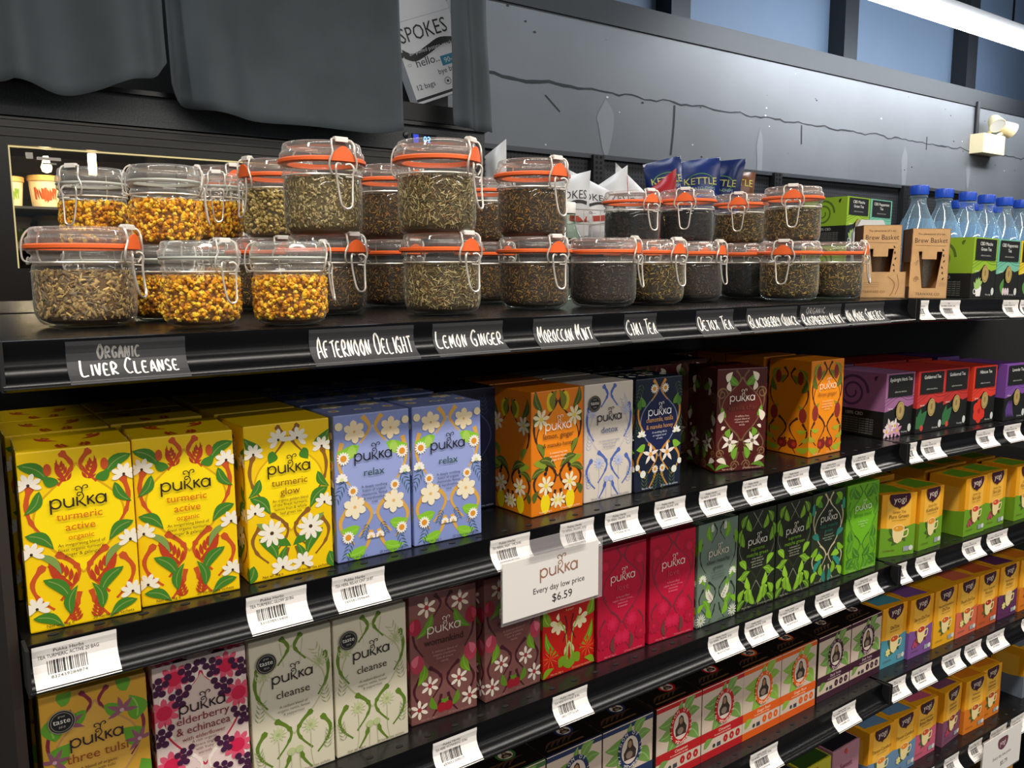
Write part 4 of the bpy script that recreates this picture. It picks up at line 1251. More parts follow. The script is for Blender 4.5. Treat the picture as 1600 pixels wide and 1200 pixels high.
def fill_mesh(kind, seed):
    core, cols, n, size, shape, top = FILL[kind]
    r = random.Random(seed)
    mb = MB()
    Rr = .0392
    prof = [(0, .0035), (.030, .0035), (.0355, .0065), (.0380, .010), (Rr, .016), (Rr, min(top - .002, .050)), (Rr - .003, top), (0, top + .001)]
    mb.lathe(prof, mat(core, .9), 32)
    ms = [mat(c, .75) for c in cols]
    for i in range(n):
        if i < n * .86:
            a, z = r.uniform(0, 360), r.uniform(.009, top)
            c = Vector(cyl(Rr + r.uniform(-.0003, .0010) - max(0, (.016 - z) * .3) - max(0, z - .050) * .6, a, z))
            nn = Vector((math.cos(R(a)), math.sin(R(a)), 0))
        else:
            a, q = r.uniform(0, 360), Rr * math.sqrt(r.random())
            c = Vector(cyl(q, a, top + r.uniform(0, .0014)))
            nn = Vector((0, 0, 1))
        e1 = nn.orthogonal().normalized()
        e1.rotate(Matrix.Rotation(r.uniform(0, 2 * PI), 3, nn))
        e1 = (e1 + nn * r.uniform(-.25, .25)).normalized()
        e2 = nn.cross(e1).normalized()
        e3 = e1.cross(e2)
        m = r.choice(ms)
        s = size * r.uniform(.55, 1.3)
        if shape == 'pellet':
            lx, ly, lz = s * r.uniform(.8, 1.25), s * r.uniform(.75, 1.1), s * .8
            vs = [c + e1 * lx, c + (e1 * .5 + e2 * .8) * ly, c + (e1 * -.5 + e2 * .85) * ly, c - e1 * lx, c + (e1 * -.5 - e2 * .8) * ly, c + (e1 * .5 - e2 * .85) * ly,
                  c + e3 * lz + e1 * lx * .35, c + e3 * lz - e1 * lx * .3 + e2 * ly * .3, c + e3 * lz - e1 * lx * .1 - e2 * ly * .4]
            fs = [(0, 1, 6), (1, 7, 6), (1, 2, 7), (2, 3, 7), (3, 4, 8), (3, 8, 7), (4, 5, 8), (5, 0, 6), (5, 6, 8), (6, 7, 8)]
        else:
            asp = {'stick': .17, 'flake': .45, 'fine': .3}[shape]
            lx, ly, lz = s, s * asp * r.uniform(.6, 1.5), s * .16
            vs = [c - e1 * lx - e2 * ly, c - e1 * lx + e2 * ly, c + e1 * lx + e2 * ly * .6, c + e1 * lx - e2 * ly * .6, c - e1 * lx * .5 + e3 * lz, c + e1 * lx * .6 + e3 * lz * 1.4]
            fs = [(0, 3, 5, 4), (1, 4, 5, 2), (0, 4, 1), (3, 2, 5)]
        mb.add(vs, fs, m)
    return mb.mesh('loose_tea')


FILL = {'seeds': ('#7a5c38', ('#d0a868', '#9c7848', '#b8985c', '#e6c07a', '#80684a', '#8f7a5e'), 1700, .0027, 'flake', .047),
        'pollen': ('#8a5208', ('#f2b01c', '#e09412', '#f4c02c', '#c47a14', '#9a601a', '#f6cc48'), 1100, .0030, 'pellet', .048),
        'chamomile': ('#5a4c2a', ('#ccb068', '#a08a46', '#dcc480', '#8a763e', '#b49c5c'), 1500, .0023, 'pellet', .053),
        'herb': ('#6a5a38', ('#b49c62', '#8e7848', '#c8b074', '#6c5c3a', '#a08a60', '#d2be8c'), 2600, .0016, 'flake', .054),
        'straw': ('#5c4a2a', ('#a8925a', '#c4ae74', '#7c6a40', '#dcc890', '#8c6436', '#6a5c3a'), 2400, .0029, 'stick', .053),
        'brown': ('#3c2b18', ('#5c4424', '#7a6030', '#46321a', '#94763c', '#b47c30'), 2500, .0017, 'fine', .053),
        'dark': ('#2c2018', ('#4c3a2a', '#604a36', '#745c46', '#3a2c20'), 2000, .0014, 'fine', .054),
        'black': ('#121010', ('#242020', '#302a28', '#1c1918', '#4a3424'), 1100, .0026, 'stick', .053),
        'mixed': ('#382c1a', ('#8a7238', '#a87e38', '#605c32', '#b88c40', '#6c4e28', '#ccac5c'), 1700, .0025, 'stick', .052)}
_fm = {}
VIEW = Vector((0, -.6747, .2694))


def jar(label, x, y, z, fill, turn, small=0, hs=1, group='clip-top jars of loose tea'):
    """turn: where the clasp faces, degrees to the viewer's right of straight at the viewer"""
    to = VIEW - Vector((x, y, z))
    rz = math.atan2(to.y, to.x) + R(turn)
    t = thing('clip_top_jar', label, 'jar', (x, y, z), rz, group)
    t.scale = (.76, .76, .85 * hs) if small else (1, 1, hs)
    for k, n in (('body', 'glass_body'), ('lid', 'glass_lid'), ('neck', 'neck_wire'), ('lever', 'clasp_lever'), ('hinge', 'hinge_wire')):
        link(JM[k], n, t)
    link(JM['tab'], 'lid_tab', link(JM['bail'], 'bail_wire', t))
    link(JM['gasket_clear' if small else 'gasket'], 'rubber_gasket', t)
    if fill not in _fm:
        _fm[fill] = fill_mesh(fill, len(_fm) + 3)
    f = link(_fm[fill], 'loose_tea', t)
    f['kind'] = 'stuff'
    return t


T1 = .2214
UP, UPS = T1 + .0808, T1 + .0687
OB = 'orange-banded jar of '
JARS = [('large orange-banded jar of pale brown seed mix, leftmost in the front', .137, .142, T1, 'seeds', 62),
        ('small clear-banded jar of yellow pollen behind, between the seed jar and its neighbour', .215, .192, T1, 'pollen', 70, 1),
        ('small clear-banded jar of yellow pollen just right of the seed jar', .212, .060, T1, 'pollen', 38, 1),
        ('small clear-banded jar of yellow pollen, the rightmost of the bottom clear ones', .284, .045, T1, 'pollen', 78, 1),
        ('small clear-banded jar of pollen hidden behind the seed jar', .171, .268, T1, 'pollen', -40, 1),
        ('small clear-banded jar of pollen on the shelf behind the two yellow front jars', .337, .414, T1, 'pollen', 0, 1, 1.18),
        ('small clear jar of pollen atop the stack, furthest left, clasp facing left', .171, .268, UPS, 'pollen', -35, 1, 1.1),
        ('small clear jar of golden pollen on top of the stack above the seed jar', .219, .186, UPS, 'pollen', 84, 1, 1.07),
        ('small clear jar of brownish pollen on top, left of the orange-banded stack', .337, .414, T1 + .0812, 'pollen', 4, 1, 1.18),
        (OB + 'dark tea in the back row bottom, behind the pollen', .383, .535, T1, 'brown', 30, 0, 1.14),
        (OB + 'tea in the back row on top, lid peeping over pollen', .383, .535, T1 + .0922, 'brown', 25, 0, 1.14),
        (OB + 'dark tea under the chamomile jar', .362, .318, T1, 'brown', 30),
        (OB + 'tan chamomile buds on top, left of the tallest looking jar', .385, .323, UP, 'chamomile', -60, 0, 1.12),
        (OB + 'brown tea in the bottom row, just right of the yellow pollen', .385, .190, T1, 'brown', 42),
        (OB + 'fine khaki herb on top with clasp facing out, the highest lid', .378, .180, UP, 'herb', 28, 0, 1.15),
        (OB + 'dark tea in the second row, bottom, left of the straw herb jar', .52, .295, T1, 'brown', 40),
        (OB + 'dark tea in the second row, top, right behind the khaki herb jar', .52, .295, UP, 'brown', 45, 0, 1.12),
        (OB + 'coarse straw-coloured herb in the bottom row above the lemon ginger card', .478, .105, T1, 'straw', 42),
        (OB + 'olive straw herb on top, clasp at its right edge', .470, .100, UP, 'straw', 62, 0, 1.15),
        (OB + 'dark tea in the second row, bottom, between the straw and mint jars', .68, .315, T1, 'brown', 40),
        (OB + 'dark tea in the second row, top, right of the olive straw jar', .68, .315, UP, 'brown', -40, 0, 1.06),
        (OB + 'dark mint tea in the bottom row above the moroccan mint card', .622, .130, T1, 'brown', 38),
        (OB + 'dark mint tea on top, rightmost of the tall left stacks', .622, .134, UP, 'brown', 44, 0, 1.09),
        (OB + 'fine dark brown chai in the bottom row with nothing on it', .722, .118, T1, 'dark', 72),
        (OB + 'fine brown tea right of the chai jar, bottom row', .822, .130, T1, 'mixed', 48),
        (OB + 'brown tea in the bottom row above the detox card', .934, .160, T1, 'dark', 62),
        (OB + 'dark tea in the back row under the black tea jars, left', .915, .262, T1, 'black', 40),
        (OB + 'dark tea in the back row under the black tea jars, right', 1.012, .246, T1, 'black', 40),
        (OB + 'black tea on the right-hand stack, its leftmost top jar', .910, .262, UP - .002, 'black', 40, 0, .97),
        (OB + 'black tea on the right-hand stack with clasp facing out', 1.006, .240, UP, 'black', -4),
        (OB + 'black tea in the bottom row above the blackberry card', 1.075, .175, T1, 'black', 46),
        (OB + 'mixed herb in the bottom row, second from the right end', 1.051, .082, T1, 'mixed', -12),
        (OB + 'mixed green herb, right end of bottom row beside the tray', 1.147, .072, T1, 'mixed', 78),
        (OB + 'dark tea in the back row under the olive leaf jar', 1.145, .250, T1, 'brown', 30),
        (OB + 'olive leaf tea on top, second from the right end', 1.138, .244, UP, 'mixed', -4),
        (OB + 'olive leaf tea on top at the right end of the stack', 1.100, .116, UP, 'mixed', 0)]
for j in JARS:
    jar(*j)

# ================================================================ TEA CARTONS ON THE LEFT BAY
Z2, Z3, Z4, Z5 = .0004, ZL[3] + .0004, ZL[4] + .0004, ZL[5] + .0004
GRP = 'tall floral tea boxes'
for key, lb, x, y, yaw in (('active', 'yellow tea box with red ginger flowers, leftmost of the two alike, second shelf', .0625, .0215, -3), ('active', 'yellow tea box with red ginger flowers, beside the plain leafy yellow box', .1415, .0245, -5.5),
                           ('glow', 'yellow tea box with white blossom and brown stems, beside the lilac boxes', .229, .023, -.6), ('relax', 'lilac daisy tea box, left one of the pair', .311, .0242, -.8), ('relax', 'lilac daisy tea box, right one of the pair', .3915, .0236, -2.4),
                           ('lemon', 'orange tea box with lemons and dark stems, left of the white box', .541, .031, 2.8), ('detox', 'white tea box with blue stems and black award seal, second shelf', .6228, .0385, .6), ('chamomile', 'navy tea box with daisies and orange stems', .7025, .037, -1.5),
                           ('chai', 'dark red brown tea box with white orchids standing alone at an angle', .858, .046, -17), ('ginger', 'bright orange tea box with dark red buds, rightmost on its shelf', 1.032, .025, -1)):
    pukka(key, lb, x, y, Z2, yaw, GRP)
for key, lb, x, y, yaw in (('tulsi', 'ochre tea box with green leaves and mauve flowers, lower left corner', .064, .029, -2), ('elder', 'pink and white tea box with purple berries', .146, .0285, -1), ('cleanse', 'cream tea box with green stems, left one of the pair', .2262, .0285, -.5),
                           ('cleanse', 'cream tea box with green stems, right one of the pair', .3057, .0288, -.3), ('woman', 'dusty mauve tea box with white blossom, fully seen', .3905, .036, -4), ('woman', 'dusty mauve tea box half behind the hanging price card', .4775, .030, 2),
                           ('revit', 'scarlet tea box with pale flowers below the hanging price card', .5575, .032, 0), ('love', 'crimson pink tea box, left one of the pair', .636, .028, -1.5), ('love', 'crimson pink tea box, right one, beside the grey green box', .7195, .026, -3),
                           ('clean', 'grey green tea box with leaves and cream flowers', .802, .022, 0), ('supreme', 'dark green leaf tea box, left one of the pair', .8835, .0245, -2), ('supreme', 'dark green leaf tea box, right one of the pair', .9635, .0225, -2),
                           ('mint', 'dark tea box with cream stems and teal leaves', 1.0445, .022, -2), ('fresh', 'bright lime green tea box at the end of the left bay', 1.127, .019, -4)):
    pukka(key, lb, x, y, Z3, yaw, GRP)
NAMES = {'active': 'yellow ginger flower', 'glow': 'yellow blossom', 'relax': 'lilac daisy', 'lemon': 'orange lemon', 'detox': 'white and blue', 'chamomile': 'navy daisy', 'chai': 'dark red brown', 'ginger': 'bright orange', 'navy': 'plain navy',
         'tulsi': 'ochre', 'elder': 'pink berry', 'cleanse': 'cream', 'woman': 'dusty mauve', 'revit': 'scarlet', 'love': 'crimson', 'clean': 'grey green', 'supreme': 'dark green leaf', 'mint': 'teal leaf', 'fresh': 'lime green'}
ROWN = ['second', 'third', 'fourth', 'fifth']
used = {}
for z, shn, lst in ((Z2, 'second shelf', [('active', .063, 2, .100), ('active', .142, 2, .104), ('glow', .2285, 2, .100), ('relax', .311, 2, .100), ('relax', .391, 2, .102), ('navy', .4625, 2, .094), ('lemon', .543, 1, .112), ('detox', .6235, 1, .116), ('chamomile', .7045, 1, .116),
                                          ('chai', .784, 2, .128), ('chai', .880, 2, .150), ('ginger', 1.030, 2, .104), ('chai', .952, 1, .23)]),
                    (Z3, 'third shelf', [('tulsi', .064, 2, .105), ('elder', .146, 1, .104), ('cleanse', .227, 1, .104), ('cleanse', .306, 1, .104), ('woman', .3935, 1, .114), ('woman', .476, 1, .110), ('revit', .5575, 1, .107), ('love', .638, 1, .106), ('love', .722, 1, .104), ('clean', .802, 1, .098),
                                         ('supreme', .886, 1, .104), ('supreme', .966, 1, .102), ('mint', 1.047, 1, .098), ('fresh', 1.131, 1, .100)])):
    for key, x, n, y in lst:
        for i in range(n):
            kk = (key, x, i)
            c = used.get((key, z, i), 0)
            used[(key, z, i)] = c + 1
            side = {'active': ['left', 'right'], 'relax': ['left', 'right'], 'cleanse': ['left', 'right'], 'woman': ['left', 'right'], 'love': ['left', 'right'], 'supreme': ['left', 'right'], 'chai': ['left', 'middle', 'right']}.get(key)
            pukka(key, '%s tea box in %s shade, %s row back%s' % (NAMES[key], shn, ROWN[i], ', %s file' % side[c] if side else ''), x + .0006 * i, y + .0745 * i, z, 0, GRP, False)
for key, lb, x in (('green', 'cream tea box with green oval, far left of those whose tops show', .386), ('green', 'cream tea box with green oval beside the blue ones', .472), ('blue', 'cream tea box with navy oval, left one', .5585), ('blue', 'cream tea box with navy oval, right one beside the red ones', .645),
                   ('red', 'cream tea box with red oval and band, left one', .7365), ('red', 'cream tea box with red oval and band, right one', .8225), ('orange', 'cream tea box with orange oval and band, left one', .907), ('orange', 'cream tea box with orange oval and band, right one', .9925),
                   ('brown', 'cream tea box with plum oval and band, left one', 1.083), ('brown', 'cream tea box with plum oval and band, right one at the bay end', 1.1695)):
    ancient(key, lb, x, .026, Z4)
rowd = {}
for key, x in (('green', .386), ('green', .472), ('blue', .559), ('blue', .646), ('red', .737), ('red', .823), ('orange', .907), ('orange', .993), ('brown', 1.082)):
    s = ['left', 'right'][rowd.get(key, 0)]
    rowd[key] = 1
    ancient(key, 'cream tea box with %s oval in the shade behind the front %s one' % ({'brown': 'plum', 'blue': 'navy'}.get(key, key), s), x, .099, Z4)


def plain_box(label, x, y, z, w, h, d, bg, lines, c):
    t = thing('tea_box', label, 'tea box', group='plain sachet boxes on the fifth shelf')
    mb = carton_body(w, h, d, mat(bg, .45))
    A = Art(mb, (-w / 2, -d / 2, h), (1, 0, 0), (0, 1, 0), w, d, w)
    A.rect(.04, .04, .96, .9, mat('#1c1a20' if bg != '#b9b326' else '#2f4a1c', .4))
    mb.build('carton', t)
    lb = MB()
    A = Art(lb, (-w / 2, -d / 2, 0), (1, 0, 0), (0, 0, 1), w, h, w, base=8e-4)
    A.leaf(.5, 1.3, 90, .14, .1, mat(c))
    for i, q in enumerate(lines):
        A.text(q, .5, 1.0 - .2 * i, .18, mat('#6a2c34'), 1, .8)
    lb.build('product_lettering', t)
    place(t, 'L', (x + w / 2, y + d / 2, z))


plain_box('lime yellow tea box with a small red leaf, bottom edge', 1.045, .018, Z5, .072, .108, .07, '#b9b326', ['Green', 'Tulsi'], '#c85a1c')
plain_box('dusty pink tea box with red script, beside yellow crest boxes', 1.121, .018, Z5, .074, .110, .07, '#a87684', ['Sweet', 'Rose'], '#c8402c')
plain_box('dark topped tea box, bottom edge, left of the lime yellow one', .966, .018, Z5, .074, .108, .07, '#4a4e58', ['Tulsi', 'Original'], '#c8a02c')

# ================================================================ TEA CARTONS ON THE RIGHT BAY
cg = 'black tea boxes with coloured wavy lids'
for key, lb, x, y in (('purple', 'black and purple tea box with a pale lily, second shelf', 1.243, .036), ('red', 'black and red tea box with a cactus, left one', 1.328, .031), ('red2', 'black and red tea box with a cactus, right one', 1.412, .033), ('scarlet', 'black and scarlet tea box with hibiscus', 1.500, .028), ('violet', 'black and violet tea box with lavender, right end', 1.598, .018)):
    cbd(key, lb, x, y, Z2, 0, cg)
for key, lb, x in (('purple', 'purple lidded black tea box in the second row', 1.266), ('red', 'red lidded black tea box in the second row, left', 1.352), ('red', 'red lidded black tea box in the second row, right', 1.436), ('scarlet', 'scarlet lidded black tea box in the second row', 1.526), ('violet', 'violet lidded black tea box in the second row', 1.630)):
    cbd(key, lb, x, .162, Z2, 0, cg, False)
for key, lb, x, y, z, yaw in (('green', 'black and lime green tea box with a mug of leaves, top shelf front', 1.469, .030, T1, 0), ('teal', 'black and teal tea box, top shelf front', 1.5535, .030, T1, 0), ('yellow', 'black and yellow tea box cut by the photo edge, top shelf', 1.638, .030, T1 + .0003, 0),
                              ('green', 'black and lime green tea box on top of the rear stack', 1.628, .378, T1 + .103, 0), ('teal', 'black and teal tea box on top of the rear stack', 1.714, .378, T1 + .103, 0), ('green', 'black and lime green tea box at the bottom of the rear stack', 1.628, .378, T1, 0), ('teal', 'black and teal tea box at the bottom of the rear stack', 1.714, .378, T1, 0)):
    cbd(key, lb, x, y, z, yaw, cg)
for sh, z, L in ((3, Z3, [('pure', 'yellow and green tea box with a plain cup, leftmost', 1.2445, .030, -14), ('kom', 'yellow and green tea box, second from left, set back', 1.332, .014, 1), ('goji', 'yellow and green tea box with peach cup', 1.4755, .013, 0), ('goji', 'yellow and green tea box with red cup and pink fruit', 1.5555, .016, 0), ('kom', 'yellow and green tea box at the right photo edge', 1.660, .012, 0)]),
                 (4, Z4, [('detox', 'yellow tea box with blue foot and lemon, fourth shelf', 1.271, .030, 0), ('berry', 'yellow tea box with purple foot and red tea', 1.346, .025, 0), ('sun', 'all yellow tea box with brown cup', 1.423, .024, 0), ('peach', 'yellow tea box with coral foot', 1.498, .023, 0), ('coral', 'yellow tea box with rust red foot', 1.573, .022, 0), ('plum', 'yellow tea box with plum foot and pale flower', 1.653, .022, 0), ('orange', 'yellow tea box with orange foot at the right photo edge', 1.731, .020, 0)]),
                 (5, Z5, [('blue', 'yellow tea box with blue foot, fifth shelf, left one', 1.2395, .020, 0), ('blue', 'yellow tea box with blue foot, fifth shelf, right one', 1.3140, .022, 0), ('pink', 'yellow tea box with pink foot, fifth shelf', 1.3895, .026, 0), ('mauve', 'yellow tea box with mauve foot standing at an angle', 1.480, .022, 5), ('orange', 'yellow tea box with orange foot, left of a pair', 1.5555, .022, -2), ('orange', 'yellow tea box with orange foot, right of a pair', 1.6300, .027, 0), ('grey', 'yellow tea box with grey blue foot, fifth shelf, right end', 1.80, .026, 0)]),
                 (6, ZL[6] + .0004, [('sun', 'all yellow tea box low down behind the crest price card', 1.62, .02, 0), ('pink', 'yellow tea box with pink foot, lowest shelf corner', 1.70, .02, 0)])):
    for key, lb, x, y, yaw in L:
        yogi(key, lb, x, y, z, yaw)
    if sh < 6:
        for i, (key, lb, x, y, yaw) in enumerate(L):
            yogi(key, 'shaded yellow tea box behind the %s' % lb.replace('yellow tea box', 'one').replace('tea box', 'one'), x + .003, y + (.092 if yaw else .076), z, 0, False)

# ================================================================ TOP SHELF EXTRAS
KR = mat('#cda26e', .7, noise=.1, nscale=60, name='kraft_board')
KRD = mat('#5a3c20', .7)
t = thing('display_tray', 'low kraft cardboard tray beside the last jar', 'tray')
w, d, h = .066, .074, .040
mb = MB()
mb.span((-w / 2, -d / 2, 0), (w / 2, d / 2, .0015), KR).span((-w / 2, -d / 2, 0), (w / 2, -d / 2 + .0015, h), KR).span((-w / 2, d / 2 - .0015, 0), (w / 2, d / 2, h), KR)
mb.span((-w / 2, -d / 2, 0), (-w / 2 + .0015, d / 2, h), KR).span((w / 2 - .0015, -d / 2, 0), (w / 2, d / 2, h), KR)
A = Art(mb, (-w / 2, -d / 2, 0), (1, 0, 0), (0, 0, 1), w, h, w)
for i in range(3):
    A.rect(.06, .36 - .05 * i, .4, .365 - .05 * i, mat('#8a5a30'))
A.text('TEAWARE CO', .3, .12, .08, mat('#8a5a30'))
A.line([(.6, .5), (.75, .35), (.72, .15), (.66, .05)], .02, mat('#9a6a3c'))
A.line([(.8, .55), (.85, .3), (.78, .08)], .015, mat('#9a6a3c'))
mb.build('tray', t)
yw = R(-44)
rot = Matrix.Rotation(yw, 3, 'Z')
c = Vector((1.216, .070, 0)) + rot @ Vector((w / 2, d / 2, 0))
place(t, 'L', (c.x, c.y, T1), yw)


def brew_box(label, x, y, z, bay):
    w, d, h = .0575, .050, .1105
    t = thing('tea_infuser_box', label, 'box', group='kraft infuser boxes')
    mb = MB()
    # front board with a tapered window cut out, lid flap, sides, back
    o = [(-w / 2, 0), (w / 2, 0), (w / 2, h), (-w / 2, h)]
    win = [(-.0095, .016), (.0115, .016), (.0185, .074), (-.0175, .074)]
    for i in range(4):
        q = [o[i], o[(i + 1) % 4], win[(i + 1) % 4], win[i]]
        mb.prism(q, -d / 2, -d / 2 + .001, KR)
    mb.span((-.012, -d / 2, .062), (.010, -d / 2 + .001, .074), KR)
    mb.span((-w / 2, -d / 2, 0), (w / 2, d / 2, .001), KR).span((-w / 2, d / 2 - .001, 0), (w / 2, d / 2, h), KR).span((-w / 2, -d / 2, h - .001), (w / 2, d / 2, h), KR).span((w / 2 - .001, -d / 2, 0), (w / 2, d / 2, h), KR)
    mb.span((-w / 2, -d / 2, 0), (-w / 2 + .001, d / 2, .018), KRD).span((-w / 2, -d / 2, .058), (-w / 2 + .001, d / 2, h), KRD).span((-w / 2, d / 2 - .012, 0), (-w / 2 + .001, d / 2, h), KRD)
    A = Art(mb, (-w / 2, -d / 2, 0), (1, 0, 0), (0, 0, 1), w, h, w)
    ik = mat('#3c2a1c', .7)
    A.text('The adventures of a tea', .5, 1.74, .085, ik, 1, .7)
    A.text('Brew Basket', .5, 1.53, .19, ik, 1, .86)
    A.line([(.1, 1.46), (.9, 1.44)], .008, ik)
    A.text('TEAWARE CO', .5, .08, .1, ik)
    A.swirl(.16, .5, .08, ik, 1.2, .012)
    A.circle(.18, .55, .06, mat('#a57a48'), n=10)
    for q in range(6):
        A.leaf(.86, .5 + .16 * q, 60 + 30 * (q % 3), .09, .04, ik)
    A.line([(.1, .95), (.2, 1.05), (.14, .9)], .01, ik)
    for i in range(3):
        A.rect(.78, .42 - .04 * i, .96, .425 - .04 * i, ik)
    mb.build('box', t)
    b = MB().lathe([(0, .0175), (.0085, .0175), (.0165, .066), (.0180, .068), (.0180, .0705), (.0165, .0705)], mat('#9a9488', .35, .8, noise=.3, nscale=900, name='steel_mesh_basket'), 28)
    b.build('infuser_basket', t, True)
    place(t, bay, (x, y, z), yw)
    return t


c = Vector((1.316, .052, 0)) + rot @ Vector((.0575 / 2, .025, 0))
brew_box('kraft box with a tapered window showing an infuser basket, standing at the front', c.x, c.y, T1, 'R')
c = Vector((1.216, .070, 0)) + rot @ Vector((.0330, .0420, 0))
brew_box('kraft infuser box standing in the low cardboard tray', c.x, c.y, T1 + .0018, 'L')
t = thing('paper_bag', 'small white paper bag behind the kraft boxes', 'bag', (1.645, .318, T1 - .008), R(-50))
mb = MB().prism([(-.03, 0), (.03, 0), (.034, .125), (.022, .150), (-.02, .152), (-.034, .125)], -.018, .018, mat('#e4e2de', .8, bump=.3, nscale=30))
mb.build('bag', t, True)

BLUE = mat('#1f4fc4', .35, name='blue_cap')
bm_ = MB().lathe([(0, .004), (.020, .001), (.034, .003), (.0385, .010), (.039, .03), (.0375, .036), (.039, .042), (.039, .06), (.0375, .066), (.039, .072), (.039, .090), (.0385, .108), (.034, .130), (.025, .152), (.0165, .172), (.0135, .182), (.0135, .190), (.0160, .1915), (.0160, .1945), (.0135, .1955), (.0130, .200)], PET, 32)
for i in range(10):
    a = 36 * i
    bm_.tube([cyl(.0392, a, .105), cyl(.0352, a + 8, .128), cyl(.026, a + 16, .151)], .0011, PET, 4)
BOT = bm_.mesh('bottle_body', True)
bm_ = MB().lathe([(0, .0085), (.036, .0085), (.0372, .02), (.0368, .105), (.032, .130), (.0235, .150), (.0, .150)], clear('water', (.84, .94, 1, 1), (.6, .82, .97, 1), .02, 1.33, .03, .15, (.50, .76, 1, 1), .14), 28)
WAT = bm_.mesh('water', True)
cp = MB().lathe([(.0150, .1965), (.0165, .1968), (.0168, .1985), (.0168, .2125), (.0158, .2145), (.0, .2145)], BLUE, 28)
for i in range(28):
    a = 360 / 28 * i
    cp.tube([cyl(.0168, a, .199), cyl(.0168, a, .212)], .0004, BLUE, 4)
CAP = cp.mesh('bottle_cap', True)
for i, (x, y) in enumerate([(1.632, .224), (1.722, .222), (1.815, .222), (1.895, .222), (1.976, .222), (2.056, .222), (2.137, .222), (1.975, .322), (2.058, .326), (2.142, .322)]):
    fr = i < 7
    t = thing('water_bottle', 'blue capped clear water bottle, %s' % ((ORD[i] + (' from the left in the front row' if i else ' in the front row')) if fr else ORD[i - 7] + (' from the left in the rear row' if i > 7 else ' in the rear row')), 'bottle', group='blue capped water bottles')
    place(t, 'R', (x, y, T1))
    link(BOT, 'bottle_body', t)
    link(WAT, 'water', t)
    link(CAP, 'bottle_cap', t)
t = thing('glass_bottle', 'pale green glass bottle with white cap behind the chai jar', 'bottle', (.8385, .330, T1))
MB().lathe([(0, .003), (.025, .001), (.0275, .006), (.0275, .075), (.024, .092), (.0145, .112), (.0120, .126), (.0135, .128), (.0135, .131), (.012, .132)], clear('green_glass', (.86, .95, .88, 1), (.45, .66, .52, 1), .03, 1.5, .05), 32).build('bottle_body', t, True)
MB().lathe([(.0128, .130), (.0142, .1305), (.0142, .1455), (.013, .147), (0, .147)], mat('#dcdad4', .4), 24).build('bottle_cap', t, True)

# ================================================================ FAR WALL: PERFORATED SHELVING, CRISPS, FRIDGE
perf = bpy.data.materials.new('perforated_steel')
perf.use_nodes = True
nt = perf.node_tree
b = nt.nodes['Principled BSDF']
b.inputs['Roughness'].default_value = .5
tc = nt.nodes.new('ShaderNodeTexCoord')
vm = [nt.nodes.new('ShaderNodeVectorMath') for _ in range(4)]
for n_, op in zip(vm, ('SCALE', 'FRACTION', 'SUBTRACT', 'MULTIPLY')):
    n_.operation = op
vm[0].inputs['Scale'].default_value = 55
vm[2].inputs[1].default_value = (.5, .5, .5)
vm[3].inputs[1].default_value = (1, 0, 1)
ln = nt.nodes.new('ShaderNodeVectorMath')
ln.operation = 'LENGTH'
cr = nt.nodes.new('ShaderNodeValToRGB')
cr.color_ramp.elements[0].position, cr.color_ramp.elements[1].position = .24, .28
cr.color_ramp.elements[0].color, cr.color_ramp.elements[1].color = lin('#0a0a0a'), lin('#34363a')
nt.links.new(tc.outputs['Object'], vm[0].inputs[0])
for p, q in ((0, 1), (1, 2), (2, 3)):
    nt.links.new(vm[p].outputs[0], vm[q].inputs[0])
nt.links.new(vm[3].outputs[0], ln.inputs[0])
nt.links.new(ln.outputs['Value'], cr.inputs[0])
nt.links.new(cr.outputs[0], b.inputs['Base Color'])
t = thing('wall_shelving', 'dark perforated metal shelving against the grey wall', 'shelving')
MB().span((1.62, 2.05, .20), (5.6, 2.075, .722), perf).build('perforated_panel', t)
MB().span((1.62, 2.03, .722), (5.6, 2.09, .740), mat('#43464b', .4)).build('top_rail', t)
for x in (2.42, 3.62, 4.82):
    p = MB().span((x - .03, 2.015, -1.25), (x + .03, 2.06, .735), mat('#1c1d1f', .45))
    for i in range(22):
        for q in (-.012, .012):
            p.span((x + q - .004, 2.0135, .28 + i * .021), (x + q + .004, 2.0152, .29 + i * .021), mat('#050505', .9))
    p.build('slotted_upright', t)
MB().span((1.62, 1.42, .345), (5.6, 2.045, .365), BLACK).build('shelf_board', t)


def bulge(u, v):
    return max(0, math.sin(PI * min(1, max(0, u)))) ** .55 * max(0, math.sin(PI * min(1, max(0, v)))) ** .5


